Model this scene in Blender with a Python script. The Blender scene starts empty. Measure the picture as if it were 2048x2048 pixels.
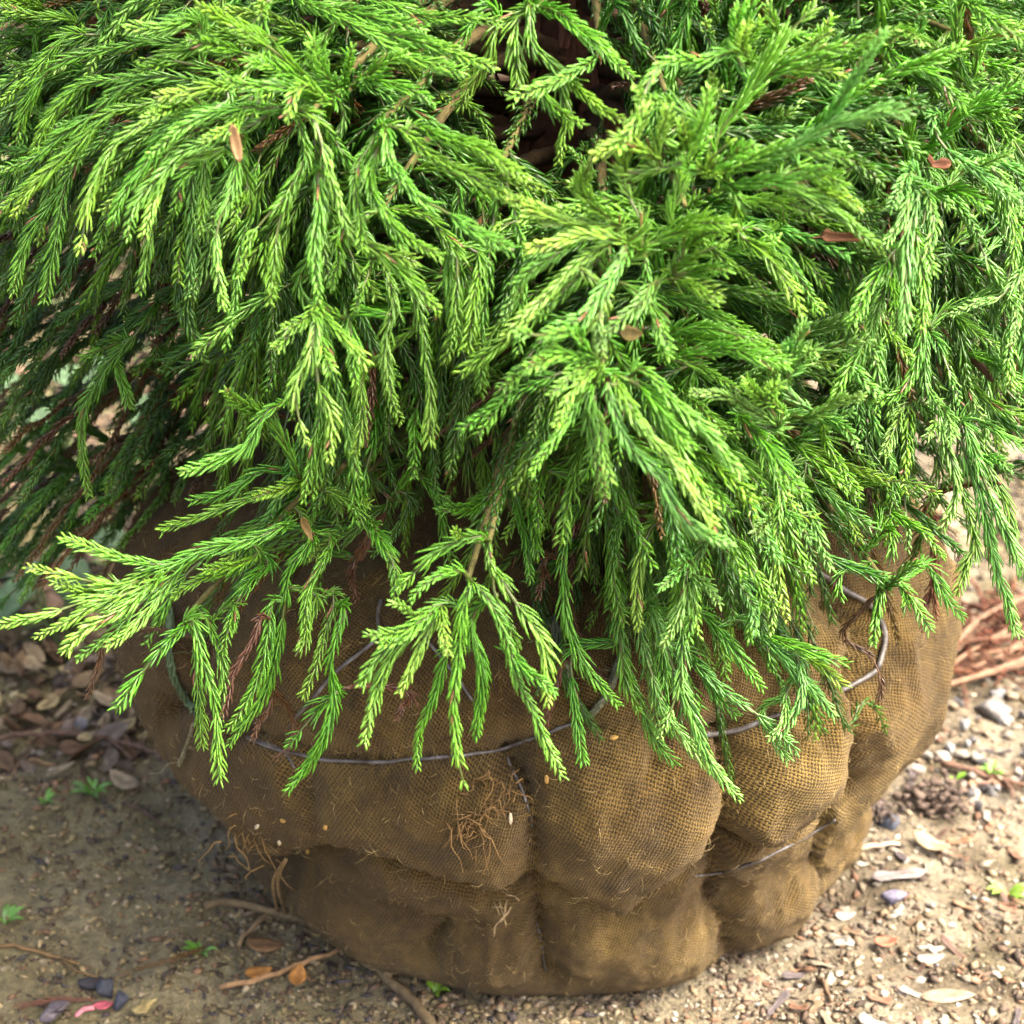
import bpy, math, random
import numpy as np
from mathutils import Vector

random.seed(7); rng = np.random.default_rng(7)
scene = bpy.context.scene
col = scene.collection
rad = math.radians

# ------------------------------------------------------------------ camera, light
CAM = np.array([-0.016, -1.19, 0.85]); PITCH = rad(27.0); FPX = 4265.0   # FPX: focal length in pixels of a 2048 px wide frame
cd = bpy.data.cameras.new('camera'); cam = bpy.data.objects.new('camera', cd); col.objects.link(cam)
cam.location = CAM; cam.rotation_euler = (rad(90) - PITCH, 0, 0)
cd.sensor_width = 36; cd.lens = FPX * 36 / 2048; cd.clip_start = 0.01; cd.clip_end = 400
cd.dof.use_dof = True; cd.dof.focus_distance = 1.07; cd.dof.aperture_fstop = 11.0
scene.camera = cam

SUN_EL, SUN_AZ = rad(57), rad(76)      # azimuth from the camera's side (-Y) towards +X
w = bpy.data.worlds.new('World'); scene.world = w; w.use_nodes = True
nt = w.node_tree; bg = nt.nodes['Background']
sky = nt.nodes.new('ShaderNodeTexSky'); sky.sky_type = 'NISHITA'; sky.sun_disc = False
sky.sun_elevation = SUN_EL; sky.sun_rotation = rad(180) - SUN_AZ
sky.air_density = 0.45; sky.dust_density = 8.0; sky.ozone_density = 0.0
nt.links.new(sky.outputs[0], bg.inputs[0]); bg.inputs[1].default_value = 0.15
sd = bpy.data.lights.new('sun', 'SUN'); sd.energy = 1.15; sd.angle = rad(28); sd.color = (1.0, 0.93, 0.80)
sun = bpy.data.objects.new('sun', sd); col.objects.link(sun)
sdir = Vector((math.sin(SUN_AZ) * math.cos(SUN_EL), -math.cos(SUN_AZ) * math.cos(SUN_EL), math.sin(SUN_EL)))
sun.rotation_euler = sdir.to_track_quat('Z', 'Y').to_euler(); sun.location = sdir * 4
vs = scene.view_settings
vs.view_transform = 'Standard'; vs.look = 'None'; vs.exposure = 2.85; vs.gamma = 1.0; vs.use_curve_mapping = False

# ------------------------------------------------------------------ helpers
fw = np.array([0, math.cos(PITCH), -math.sin(PITCH)]); upv = np.array([0, math.sin(PITCH), math.cos(PITCH)])
def ray(px, py): return fw + np.array([1., 0, 0]) * (px - 1024) / FPX + upv * (1024 - py) / FPX
def at(px, py, Y):
    d = ray(px, py); return CAM + d * (Y - CAM[1]) / d[1]
def on_ground(px, py):
    d = ray(px, py); p = CAM + d * (0 - CAM[2]) / d[2]
    for _ in range(3):
        p = CAM + d * (gh(p[0], p[1]) - CAM[2]) / d[2]
    return p
def proj(p):
    v = np.asarray(p) - CAM; z = v @ fw
    return 1024 + FPX * v[..., 0] / z, 1024 - FPX * (v @ upv) / z

def hash3(i, j, k, s):
    n = (i * 374761393 + j * 668265263 + k * 2147483647 + s * 1274126177) & 0xffffffff
    n = ((n ^ (n >> 13)) * 1274126177) & 0xffffffff
    return ((n ^ (n >> 16)) & 0xffff) / 65535.0
def vnoise(p, s=0):
    p = np.asarray(p, float); i = np.floor(p).astype(np.int64); f = p - i; f = f * f * (3 - 2 * f); r = 0
    for a in (0, 1):
        for b in (0, 1):
            for c in (0, 1):
                wgt = (f[..., 0] if a else 1 - f[..., 0]) * (f[..., 1] if b else 1 - f[..., 1]) * (f[..., 2] if c else 1 - f[..., 2])
                r = r + wgt * hash3(i[..., 0] + a, i[..., 1] + b, i[..., 2] + c, s)
    return r * 2 - 1
def fbm(p, o=4, s=0):
    p = np.asarray(p, float); r = 0; a = 1.0
    for k in range(o): r = r + a * vnoise(p * 2 ** k, s + k); a *= .5
    return r

def mesh_np(name, V, T, C=None, uv=None, smooth=True):
    """mesh from vertices, triangles and (optional) one colour per vertex"""
    V = np.ascontiguousarray(V, np.float32); T = np.ascontiguousarray(T, np.int32)
    m = bpy.data.meshes.new(name)
    m.vertices.add(len(V)); m.vertices.foreach_set('co', V.ravel())
    k = T.shape[1]
    m.loops.add(T.size); m.loops.foreach_set('vertex_index', T.ravel())
    m.polygons.add(len(T)); m.polygons.foreach_set('loop_start', np.arange(0, T.size, k, dtype=np.int32))
    m.polygons.foreach_set('loop_total', np.full(len(T), k, np.int32))
    if smooth: m.polygons.foreach_set('use_smooth', np.ones(len(T), bool))
    if C is not None:
        a = m.color_attributes.new('Col', 'FLOAT_COLOR', 'POINT')
        C4 = np.ones((len(V), 4), np.float32); C4[:, :3] = C; a.data.foreach_set('color', C4.ravel())
    if uv is not None:
        u = m.uv_layers.new(name='UVMap'); u.data.foreach_set('uv', np.ascontiguousarray(uv[T.ravel()], np.float32).ravel())
    m.update(calc_edges=True); m.validate()
    return m
def obj(name, mesh, mat=None, parent=None):
    o = bpy.data.objects.new(name, mesh); col.objects.link(o)
    if mat is not None and mesh is not None and not mesh.materials: mesh.materials.append(mat)
    if parent is not None: o.parent = parent
    return o
def tag(o, label=None, cat=None, group=None, kind=None):
    if label: o['label'] = label
    if cat: o['category'] = cat
    if group: o['group'] = group
    if kind: o['kind'] = kind
    return o
class Acc:
    """collects pieces of ONE mesh"""
    def __init__(s): s.V = []; s.T = []; s.C = []; s.n = 0
    def add(s, V, T, C):
        V = np.asarray(V, float); C = np.broadcast_to(np.asarray(C, float), (len(V), 3))
        s.V.append(V); s.T.append(np.asarray(T) + s.n); s.C.append(C); s.n += len(V)
    def mesh(s, name): return mesh_np(name, np.concatenate(s.V), np.concatenate(s.T), np.concatenate(s.C))

def spline(P, step=0.004):
    """Catmull-Rom through P, resampled at even arc length"""
    P = np.asarray(P, float)
    if len(P) == 2: P = np.array([P[0], (P[0] + P[1]) / 2, P[1]])
    Q = np.vstack([2 * P[0] - P[1], P, 2 * P[-1] - P[-2]]); out = []
    t = np.linspace(0, 1, 10, endpoint=False)[:, None]
    for i in range(len(P) - 1):
        a, b, c, d = Q[i:i + 4]
        out.append(.5 * (2 * b + (c - a) * t + (2 * a - 5 * b + 4 * c - d) * t ** 2 + (3 * b - a - 3 * c + d) * t ** 3))
    out.append(P[-1:]); X = np.concatenate(out)
    s = np.concatenate([[0], np.cumsum(np.linalg.norm(np.diff(X, axis=0), axis=1))])
    n = max(4, int(s[-1] / step) + 1); q = np.linspace(0, s[-1], n)
    return np.stack([np.interp(q, s, X[:, k]) for k in range(3)], 1), s[-1]
def frames(X):
    T = np.gradient(X, axis=0); T /= np.linalg.norm(T, axis=1)[:, None] + 1e-12
    N = np.zeros_like(T); n = np.cross(T[0], [0.3, .5, .81]); n /= np.linalg.norm(n)
    for i in range(len(T)):
        n = n - T[i] * (n @ T[i]); n /= np.linalg.norm(n) + 1e-12; N[i] = n
    return T, N, np.cross(T, N)
def tube(acc, X, r, C, k=5, jit=0.0):
    X = np.asarray(X, float); T, N, B = frames(X); n = len(X); r = np.broadcast_to(r, (n,))
    a = np.arange(k) * 2 * math.pi / k
    rr = r[:, None, None] * (1 + jit * rng.uniform(-1, 1, (n, k, 1)))
    V = X[:, None] + rr * (N[:, None] * np.cos(a)[None, :, None] + B[:, None] * np.sin(a)[None, :, None])
    V = np.concatenate([V.reshape(-1, 3), X[:1], X[-1:] + T[-1:] * r[-1]])
    i = np.arange(n - 1)[:, None] * k; j = np.arange(k)[None]; j2 = (j + 1) % k
    t = np.concatenate([np.stack([i + j, i + j2, i + k + j2], -1).reshape(-1, 3), np.stack([i + j, i + k + j2, i + k + j], -1).reshape(-1, 3)])
    jj = np.arange(k); e = (n - 1) * k
    caps = np.concatenate([np.stack([np.full(k, n * k), (jj + 1) % k, jj], -1), np.stack([np.full(k, n * k + 1), e + jj, e + (jj + 1) % k], -1)])
    C = np.asarray(C, float)
    if C.ndim == 2: C = np.concatenate([np.repeat(C, k, 0), C[:1], C[-1:]])
    acc.add(V, np.concatenate([t, caps]), C)

# ------------------------------------------------------------------ materials
def new_mat(name):
    m = bpy.data.materials.new(name); m.use_nodes = True; n = m.node_tree
    return m, n, n.nodes, n.links, n.nodes['Principled BSDF']
def nd(ns, typ, **kw):
    o = ns.new(typ)
    for k, v in kw.items(): setattr(o, k, v)
    return o
def math_n(ns, ln, op, a, b=None, c=None, clamp=False):
    o = ns.new('ShaderNodeMath'); o.operation = op; o.use_clamp = clamp
    for i, v in enumerate((a, b, c)):
        if v is None: continue
        if isinstance(v, (int, float)): o.inputs[i].default_value = v
        else: ln.new(v, o.inputs[i])
    return o.outputs[0]
def mixc(ns, ln, f, a, b, blend='MIX'):
    o = ns.new('ShaderNodeMix'); o.data_type = 'RGBA'; o.blend_type = blend
    for s, v in ((o.inputs[0], f), (o.inputs[6], a), (o.inputs[7], b)):
        if isinstance(v, (int, float)): s.default_value = v
        elif isinstance(v, tuple): s.default_value = (*v, 1)
        else: ln.new(v, s)
    return o.outputs[2]
def noise(ns, ln, vec, scale, detail=4, rough=.6, dim='3D'):
    o = nd(ns, 'ShaderNodeTexNoise'); o.inputs['Scale'].default_value = scale; o.inputs['Detail'].default_value = detail
    o.inputs['Roughness'].default_value = rough
    if vec is not None: ln.new(vec, o.inputs['Vector'])
    return o.outputs['Fac']
def ramp(ns, ln, f, stops):
    o = ns.new('ShaderNodeValToRGB'); e = o.color_ramp.elements
    while len(e) < len(stops): e.new(.5)
    for i, (p, c) in enumerate(stops):
        e[i].position = p; e[i].color = (*c, 1) if isinstance(c, tuple) else (c, c, c, 1)
    ln.new(f, o.inputs[0]); return o.outputs[0]

def needle_material():
    m, n, ns, ln, p = new_mat('needle_green')
    a = nd(ns, 'ShaderNodeAttribute', attribute_name='Col')
    g = nd(ns, 'ShaderNodeNewGeometry'); nz = noise(ns, ln, g.outputs['Position'], 160, 2)
    c = mixc(ns, ln, math_n(ns, ln, 'MULTIPLY', nz, .5), a.outputs['Color'], (.62, .70, .45), 'MULTIPLY')
    ln.new(c, p.inputs['Base Color']); p.inputs['Roughness'].default_value = .36; p.inputs['Specular IOR Level'].default_value = .6
    tr = nd(ns, 'ShaderNodeBsdfTranslucent'); tc = mixc(ns, ln, 1.0, c, (1.5, 1.25, .5), 'MULTIPLY'); ln.new(tc, tr.inputs[0])
    mx = nd(ns, 'ShaderNodeMixShader'); mx.inputs[0].default_value = .26
    ln.new(p.outputs[0], mx.inputs[1]); ln.new(tr.outputs[0], mx.inputs[2]); ln.new(mx.outputs[0], ns['Material Output'].inputs[0])
    return m
def col_material(name, rough=.85, bump=.3, bscale=300, spec=.3, transl=0):
    m, n, ns, ln, p = new_mat(name)
    a = nd(ns, 'ShaderNodeAttribute', attribute_name='Col'); tc = nd(ns, 'ShaderNodeTexCoord')
    nz = noise(ns, ln, tc.outputs['Object'], bscale, 4)
    c = mixc(ns, ln, .85, a.outputs['Color'], ramp(ns, ln, nz, [(.25, .30), (.7, 1.1)]), 'MULTIPLY')
    ln.new(c, p.inputs['Base Color']); p.inputs['Roughness'].default_value = rough; p.inputs['Specular IOR Level'].default_value = spec
    b = nd(ns, 'ShaderNodeBump'); b.inputs['Strength'].default_value = bump; b.inputs['Distance'].default_value = .001
    ln.new(nz, b.inputs['Height']); ln.new(b.outputs[0], p.inputs['Normal'])
    if transl:
        tr = nd(ns, 'ShaderNodeBsdfTranslucent'); ln.new(c, tr.inputs[0])
        mx = nd(ns, 'ShaderNodeMixShader'); mx.inputs[0].default_value = transl
        ln.new(p.outputs[0], mx.inputs[1]); ln.new(tr.outputs[0], mx.inputs[2]); ln.new(mx.outputs[0], ns['Material Output'].inputs[0])
    return m
def soil_material():
    m, n, ns, ln, p = new_mat('soil')
    g = nd(ns, 'ShaderNodeNewGeometry'); P = g.outputs['Position']
    big = noise(ns, ln, P, 2.3, 5); mid = noise(ns, ln, P, 16, 6, .65); fine = noise(ns, ln, P, 120, 6, .7); grit = noise(ns, ln, P, 420, 3, .6)
    base = ramp(ns, ln, mid, [(.32, (.10, .072, .036)), (.43, (.21, .165, .092)), (.56, (.35, .29, .185)), (.72, (.47, .41, .30))])
    sep = nd(ns, 'ShaderNodeSeparateXYZ'); ln.new(P, sep.inputs[0])
    # damp, mossy earth on the -X side of the plot, dry sand on the other
    wet = math_n(ns, ln, 'ADD', math_n(ns, ln, 'MULTIPLY', sep.outputs[0], -2.4), math_n(ns, ln, 'MULTIPLY', math_n(ns, ln, 'SUBTRACT', big, .5), 2.2))
    wet = math_n(ns, ln, 'ADD', wet, .25, clamp=True)
    c = mixc(ns, ln, math_n(ns, ln, 'MULTIPLY', wet, .85), base, mixc(ns, ln, mid, (.095, .076, .027), (.50, .43, .175)))
    moss = ramp(ns, ln, noise(ns, ln, P, 9, 5, .7), [(.52, 0.0), (.68, 1.0)])
    c = mixc(ns, ln, math_n(ns, ln, 'MULTIPLY', moss, .35), c, (.20, .19, .055))
    c = mixc(ns, ln, .8, c, ramp(ns, ln, fine, [(.30, .28), (.5, .95), (.72, 1.45)]), 'MULTIPLY')
    c = mixc(ns, ln, .55, c, ramp(ns, ln, grit, [(.3, .45), (.55, 1.0), (.8, 1.5)]), 'MULTIPLY')
    spk = nd(ns, 'ShaderNodeTexVoronoi'); spk.inputs['Scale'].default_value = 170; ln.new(P, spk.inputs['Vector'])
    sp = ramp(ns, ln, spk.outputs['Distance'], [(.10, 1.0), (.2, 0.0)])
    spc = mixc(ns, ln, spk.outputs['Color'], (.05, .035, .02), (.45, .36, .24))
    c = mixc(ns, ln, math_n(ns, ln, 'MULTIPLY', sp, .6), c, spc)
    c = mixc(ns, ln, 1.0, c, (.53, .535, .55), 'MULTIPLY')
    ln.new(c, p.inputs['Base Color'])
    ro = math_n(ns, ln, 'SUBTRACT', .95, math_n(ns, ln, 'MULTIPLY', wet, .4)); ln.new(ro, p.inputs['Roughness']); p.inputs['Specular IOR Level'].default_value = .35
    h = math_n(ns, ln, 'ADD', math_n(ns, ln, 'MULTIPLY', fine, .7), math_n(ns, ln, 'MULTIPLY', grit, .3))
    b = nd(ns, 'ShaderNodeBump'); b.inputs['Strength'].default_value = .9; b.inputs['Distance'].default_value = .010
    ln.new(h, b.inputs['Height']); ln.new(b.outputs[0], p.inputs['Normal'])
    return m
def burlap_material():
    m, n, ns, ln, p = new_mat('burlap')
    uvn = nd(ns, 'ShaderNodeUVMap'); UV = uvn.outputs[0]
    n1 = nd(ns, 'ShaderNodeTexNoise'); n1.inputs['Scale'].default_value = 3.2; n1.inputs['Detail'].default_value = 2; ln.new(UV, n1.inputs['Vector'])
    n2 = nd(ns, 'ShaderNodeTexNoise'); n2.inputs['Scale'].default_value = 120; n2.inputs['Detail'].default_value = 2; ln.new(UV, n2.inputs['Vector'])
    def addscaled(base, tex, k):
        s = nd(ns, 'ShaderNodeVectorMath', operation='SUBTRACT'); ln.new(tex, s.inputs[0]); s.inputs[1].default_value = (.5, .5, .5)
        k_ = nd(ns, 'ShaderNodeVectorMath', operation='SCALE'); ln.new(s.outputs[0], k_.inputs[0]); k_.inputs['Scale'].default_value = k
        a = nd(ns, 'ShaderNodeVectorMath', operation='ADD'); ln.new(base, a.inputs[0]); ln.new(k_.outputs[0], a.inputs[1]); return a.outputs[0]
    U = addscaled(addscaled(UV, n1.outputs['Color'], .10), n2.outputs['Color'], .0012)
    mp = nd(ns, 'ShaderNodeMapping'); mp.inputs['Rotation'].default_value = (0, 0, rad(24)); ln.new(U, mp.inputs[0])
    sx = nd(ns, 'ShaderNodeSeparateXYZ'); ln.new(mp.outputs[0], sx.inputs[0])
    PT = .0018
    su = math_n(ns, ln, 'SINE', math_n(ns, ln, 'MULTIPLY', sx.outputs[0], math.pi / PT)); sv = math_n(ns, ln, 'SINE', math_n(ns, ln, 'MULTIPLY', sx.outputs[1], math.pi / PT))
    au = math_n(ns, ln, 'ABSOLUTE', su); av = math_n(ns, ln, 'ABSOLUTE', sv); c = math_n(ns, ln, 'MULTIPLY', su, sv)
    hu = math_n(ns, ln, 'MULTIPLY', au, math_n(ns, ln, 'MULTIPLY_ADD', c, .35, .65)); hv = math_n(ns, ln, 'MULTIPLY', av, math_n(ns, ln, 'MULTIPLY_ADD', c, -.35, .65))
    def slub(sc):
        mq = nd(ns, 'ShaderNodeMapping'); mq.inputs['Scale'].default_value = sc; ln.new(mp.outputs[0], mq.inputs[0]); return math_n(ns, ln, 'MULTIPLY_ADD', noise(ns, ln, mq.outputs[0], 1.0, 2), 1.1, .45)
    hu = math_n(ns, ln, 'MULTIPLY', hu, slub((420, 26, 1))); hv = math_n(ns, ln, 'MULTIPLY', hv, slub((26, 420, 1)))
    h = math_n(ns, ln, 'MAXIMUM', hu, hv)
    fib = noise(ns, ln, UV, 900, 3); big = noise(ns, ln, UV, 9, 5, .65); med = noise(ns, ln, UV, 45, 4, .65); dirt = noise(ns, ln, UV, 22, 6, .75)
    thread = ramp(ns, ln, big, [(.32, (.105, .064, .018)), (.48, (.20, .135, .043)), (.62, (.34, .25, .095))])
    thread = mixc(ns, ln, .7, thread, ramp(ns, ln, fib, [(.25, .55), (.75, 1.35)]), 'MULTIPLY')
    thread = mixc(ns, ln, .6, thread, ramp(ns, ln, med, [(.25, .55), (.7, 1.25)]), 'MULTIPLY')
    gap = (.022, .012, .004)
    # worn / clogged patches hide the weave
    clog = ramp(ns, ln, dirt, [(.50, 0.0), (.70, 1.0)])
    hm = math_n(ns, ln, 'MULTIPLY_ADD', clog, .32, h)
    f = ramp(ns, ln, hm, [(.34, 0.0), (.66, 1.0)])
    cc = mixc(ns, ln, f, gap, thread)
    cc = mixc(ns, ln, math_n(ns, ln, 'MULTIPLY', clog, .32), cc, (.095, .058, .024))
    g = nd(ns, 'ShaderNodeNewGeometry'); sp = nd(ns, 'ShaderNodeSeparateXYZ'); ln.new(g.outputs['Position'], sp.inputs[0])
    # splashed earth: damp brown stain with painted shade on the -X flank, dusty pale soil near the foot
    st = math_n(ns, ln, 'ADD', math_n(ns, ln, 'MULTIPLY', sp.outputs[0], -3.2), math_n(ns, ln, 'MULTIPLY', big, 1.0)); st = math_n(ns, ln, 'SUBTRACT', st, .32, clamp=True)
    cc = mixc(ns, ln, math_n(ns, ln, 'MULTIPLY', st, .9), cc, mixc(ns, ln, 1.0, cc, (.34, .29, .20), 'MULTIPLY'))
    ft = math_n(ns, ln, 'MULTIPLY', math_n(ns, ln, 'SUBTRACT', .085, sp.outputs[2]), 12.0, clamp=True)
    ft = math_n(ns, ln, 'MULTIPLY', ft, ramp(ns, ln, dirt, [(.4, 0.0), (.6, 1.0)]))
    cc = mixc(ns, ln, math_n(ns, ln, 'MULTIPLY', ft, .32), cc, (.30, .23, .15))
    grime = noise(ns, ln, UV, 30, 6, .8); cc = mixc(ns, ln, .8, cc, ramp(ns, ln, grime, [(.36, .32), (.50, .95), (.68, 1.5)]), 'MULTIPLY')
    cc = mixc(ns, ln, 1.0, cc, (.50, .46, .305), 'MULTIPLY')
    ln.new(cc, p.inputs['Base Color']); p.inputs['Roughness'].default_value = .92; p.inputs['Specular IOR Level'].default_value = .15
    p.inputs['Sheen Weight'].default_value = .15; p.inputs['Sheen Roughness'].default_value = .6; p.inputs['Sheen Tint'].default_value = (.9, .7, .45, 1)
    hh = math_n(ns, ln, 'ADD', h, math_n(ns, ln, 'MULTIPLY', fib, .25))
    b = nd(ns, 'ShaderNodeBump'); b.inputs['Strength'].default_value = .9; b.inputs['Distance'].default_value = .0011
    ln.new(hh, b.inputs['Height']); b2 = nd(ns, 'ShaderNodeBump'); b2.inputs['Strength'].default_value = .6; b2.inputs['Distance'].default_value = .006
    ln.new(dirt, b2.inputs['Height']); ln.new(b2.outputs[0], b.inputs['Normal']); ln.new(b.outputs[0], p.inputs['Normal'])
    return m
def wire_material():
    m, n, ns, ln, p = new_mat('galvanised_wire')
    tc = nd(ns, 'ShaderNodeTexCoord'); nz = noise(ns, ln, tc.outputs['Object'], 90, 4)
    ln.new(ramp(ns, ln, nz, [(.35, (.040, .030, .02)), (.55, (.10, .09, .08)), (.75, (.20, .195, .19))]), p.inputs['Base Color'])
    p.inputs['Metallic'].default_value = .3; p.inputs['Roughness'].default_value = .55
    return m
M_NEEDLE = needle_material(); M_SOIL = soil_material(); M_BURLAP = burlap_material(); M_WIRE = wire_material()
M_BARK = col_material('bark', .9, .8, 160); M_LITTER = col_material('dry_leaf', .75, .4, 120, transl=.15)
M_STONE = col_material('stone', .85, .5, 260); M_FIBRE = col_material('fibre', .9, .2, 500)

# ------------------------------------------------------------------ ground
def gh(x, y):
    x = np.asarray(x, float); y = np.asarray(y, float); z0 = np.zeros_like(x + y)
    p = np.stack(np.broadcast_arrays(x, y, z0), -1)
    h = .012 * fbm(p * 5, 3, 11) + .0055 * fbm(p * 26, 4, 21)
    r = np.hypot(x, y); far = np.clip((r - .3) / 1.2, 0, 1)
    flat = 1 - np.exp(-(np.clip(r - .15, 0, None) / .12) ** 2)
    h = h * (0.5 + .5 * flat) + .05 * far * fbm(p * 1.3, 2, 31)
    # low bank of earth and leaf litter behind the root ball on the -X side
    h = h + .045 * np.exp(-(((x + .52) / .34) ** 2 + ((y - .42) / .16) ** 2)) * (1 + .6 * fbm(p * 14, 2, 5))
    return h
def build_ground():
    n = 350; u = np.linspace(-1, 1, n); k = 6.8
    g = np.sinh(u * k) / math.sinh(k) * 90
    X, Y = np.meshgrid(g, g, indexing='ij'); Y = Y + .15
    Z = gh(X, Y); Z = np.where(np.hypot(X, Y) > 20, 0, Z)
    V = np.stack([X, Y, Z], -1).reshape(-1, 3)
    i = (np.arange(n - 1)[:, None] * n + np.arange(n - 1)[None]).ravel()
    return tag(obj('ground', mesh_np('ground', V, np.stack([i, i + n, i + n + 1, i + 1], -1)), M_SOIL),
               'damp sandy soil strewn with leaf litter and chips', kind='structure')
build_ground()

# ------------------------------------------------------------------ the tree
def empty(name, loc=(0, 0, 0)):
    o = bpy.data.objects.new(name, None); o.empty_display_size = .05; o.location = loc; col.objects.link(o); return o
TREE = tag(empty('conifer_tree'), 'bright green drooping conifer with burlap wrapped root ball tied with wire', 'tree')

# --- root ball
PZ = np.array([-.012, 0, .02, .05, .078, .095, .12, .15, .19, .22, .25, .28, .305, .325, .335])
PR = np.array([.130, .168, .189, .202, .205, .217, .238, .254, .260, .253, .237, .208, .168, .11, .03])
def prof(n=600):
    P3 = np.stack([PR, PZ, PZ * 0], 1); X, L = spline(P3, .001); return X[:, 0], X[:, 1], L
prR, prZ, prL = prof()
_o = np.argsort(prZ)
def baseR(z): return np.interp(z, prZ[_o], prR[_o])
def ball_hit(px, py):
    d = ray(px, py); t = np.linspace(.85, 1.7, 1200); q = CAM + d * t[:, None]
    ins = np.hypot(q[:, 0], q[:, 1]) < np.where((q[:, 2] > -.012) & (q[:, 2] < .335), baseR(q[:, 2]), 0)
    if not ins.any():   # grazing: nearest approach
        k = np.argmin(np.hypot(q[:, 0], q[:, 1]) - np.where((q[:, 2] > 0) & (q[:, 2] < .33), baseR(q[:, 2]), 0)); p = q[k]
        return p
    return q[np.argmax(ins)]
def pl(s): return [tuple(map(float, a.split(','))) for a in s.split()]
CREASES = [  # course, depth, width
    ('1000,1510 1045,1580 1062,1650 1065,1740 1068,1810 1078,1880 1100,1970', .020, .010),
    ('1478,1465 1482,1560 1472,1660 1448,1740', .026, .011), ('1448,1740 1445,1830 1455,1890 1475,1920', .015, .011),
    ('1690,1185 1765,1250 1752,1350 1750,1480 1738,1560 1715,1605', .026, .012),
    ('1672,1640 1662,1720 1640,1780', .007, .010),
    ('530,1709 625,1720 742,1725 875,1772 980,1804 1077,1812 1183,1832 1252,1830 1340,1790 1448,1742 1554,1703 1670,1640 1729,1603', .013, .010),
    ('310,1432 380,1425 500,1478 580,1510 680,1525 800,1525 930,1510 1010,1500 1090,1470 1150,1440 1260,1470 1400,1472 1478,1462 1600,1415 1690,1380 1760,1335', .010, .013),
    ('560,1500 610,1590 640,1720', .008, .014),
    ('880,1870 840,1930', .016, .014), ('1300,1560 1340,1490', .010, .012), ('1180,1700 1250,1640', -.006, .03),
    ('330,1430 370,1330 400,1240', .016, .016),
]
def ball_grid():
    nT, nS = 560, 240
    th = np.arange(nT) / nT * 2 * math.pi - math.pi           # 0 faces the camera side, + towards +X
    si = np.linspace(0, len(prR) - 1, nS); R = np.interp(si, np.arange(len(prR)), prR); Z = np.interp(si, np.arange(len(prZ)), prZ)
    dR = np.gradient(R); dZ = np.gradient(Z); l = np.hypot(dR, dZ); nr, nz = dZ / l, -dR / l
    s_arc = np.concatenate([[0], np.cumsum(np.hypot(np.diff(R), np.diff(Z)))])
    TH, _ = np.meshgrid(th, R, indexing='ij')
    ct, st = np.sin(TH), -np.cos(TH)
    B = np.stack([R[None] * ct, R[None] * st, np.broadcast_to(Z[None], TH.shape)], -1)
    D = np.zeros(TH.shape)
    segs = []
    for s, dep, wd in CREASES:
        P = np.array([ball_hit(*q) for q in pl(s)]); X, _ = spline(P, .008)
        r = np.hypot(X[:, 0], X[:, 1]); k = baseR(np.clip(X[:, 2], -.01, .33)) / np.maximum(r, 1e-6); X[:, :2] *= k[:, None]
        segs.append((X, dep, wd))
    for a in (112, 150, 185, 222, -100):                     # the ties on the far side
        t = rad(a); zz = np.linspace(.11 if a == 112 else .01, .30, 40); r = baseR(zz)
        segs.append((np.stack([r * math.sin(t + .0), -r * math.cos(t), zz], -1), .022, .012))
    for z0 in (.085, .235):
        t = np.linspace(rad(95), rad(265), 70); r = baseR(z0)
        segs.append((np.stack([r * np.sin(t), -r * np.cos(t), np.full_like(t, z0)], -1), .014, .013))
    dmin_all = np.full(TH.shape, 9.); Bx, By, Bz = (np.ascontiguousarray(B[..., k], np.float32) for k in range(3))
    for X, dep, wd in segs:
        d = np.full(TH.shape, 9., np.float32)
        for q in X.astype(np.float32): d = np.minimum(d, (Bx - q[0]) ** 2 + (By - q[1]) ** 2 + (Bz - q[2]) ** 2)
        d = np.sqrt(d)
        D -= dep * (.75 * np.exp(-d / (wd * .5)) + .4 * np.exp(-(d / (wd * 1.9)) ** 2))
        if dep > .009: dmin_all = np.minimum(dmin_all, d)
    Hx = segs[5][0]; tc = np.arctan2(Hx[:, 0], -Hx[:, 1]); oo = np.argsort(tc)
    zc = np.interp(th, tc[oo], Hx[oo, 2], left=.07, right=.06); zc = np.convolve(np.concatenate([zc[-6:], zc, zc[:6]]), np.ones(13) / 13, 'valid')
    dz = Z[None] - zc[:, None]; amp = (.75 + .5 * vnoise(np.stack([th * 4, th * 0, th * 0], -1), 91))[:, None]
    amp = amp * (1 - .65 * np.exp(-((th - 1.15) / .45) ** 2))[:, None]; D += (.014 * np.exp(-((th - 1.05) / .5) ** 2))[:, None] * np.clip((.10 - Z) / .04, 0, 1)[None]; D += amp * np.where(dz > 0, .010 * np.exp(-np.abs(dz) / .028) * np.clip(dz / .003, 0, 1), -.010 * np.exp(-np.abs(dz) / .016))
    low = np.clip((Z - .0) / .03, 0, 1)[None] * np.clip((.33 - Z) / .05, 0, 1)[None]
    D += low * .008 * (np.clip(dmin_all / .05, 0, 1) ** .6 - .5)
    D += low * (.005 * fbm(B * 10, 3, 41) + .0028 * fbm(B * np.array([38, 38, 22]), 3, 51) + .0008 * fbm(B * 150, 2, 61))
    ridg = 1 - np.abs(fbm(B * np.array([20, 20, 14]) + 7, 2, 71)); D += low * .0045 * (np.clip(ridg, 0, 1) ** 3 - .4)
    near = np.exp(-dmin_all / .022); ang_ = TH * .25; gath = 1 - np.abs(fbm(np.stack([ang_ * 60, np.broadcast_to(Z[None], TH.shape) * 34, ang_ * 0], -1), 2, 81)); D += low * near * .006 * (np.clip(gath, 0, 1) ** 2 - .4)
    # lower left flank tucks in, right flank a little fuller
    B2 = B + D[..., None] * np.stack([ct * nr[None], st * nr[None], np.broadcast_to(nz[None], TH.shape)], -1)
    B2[..., 2] = np.maximum(B2[..., 2], -.012)
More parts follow.
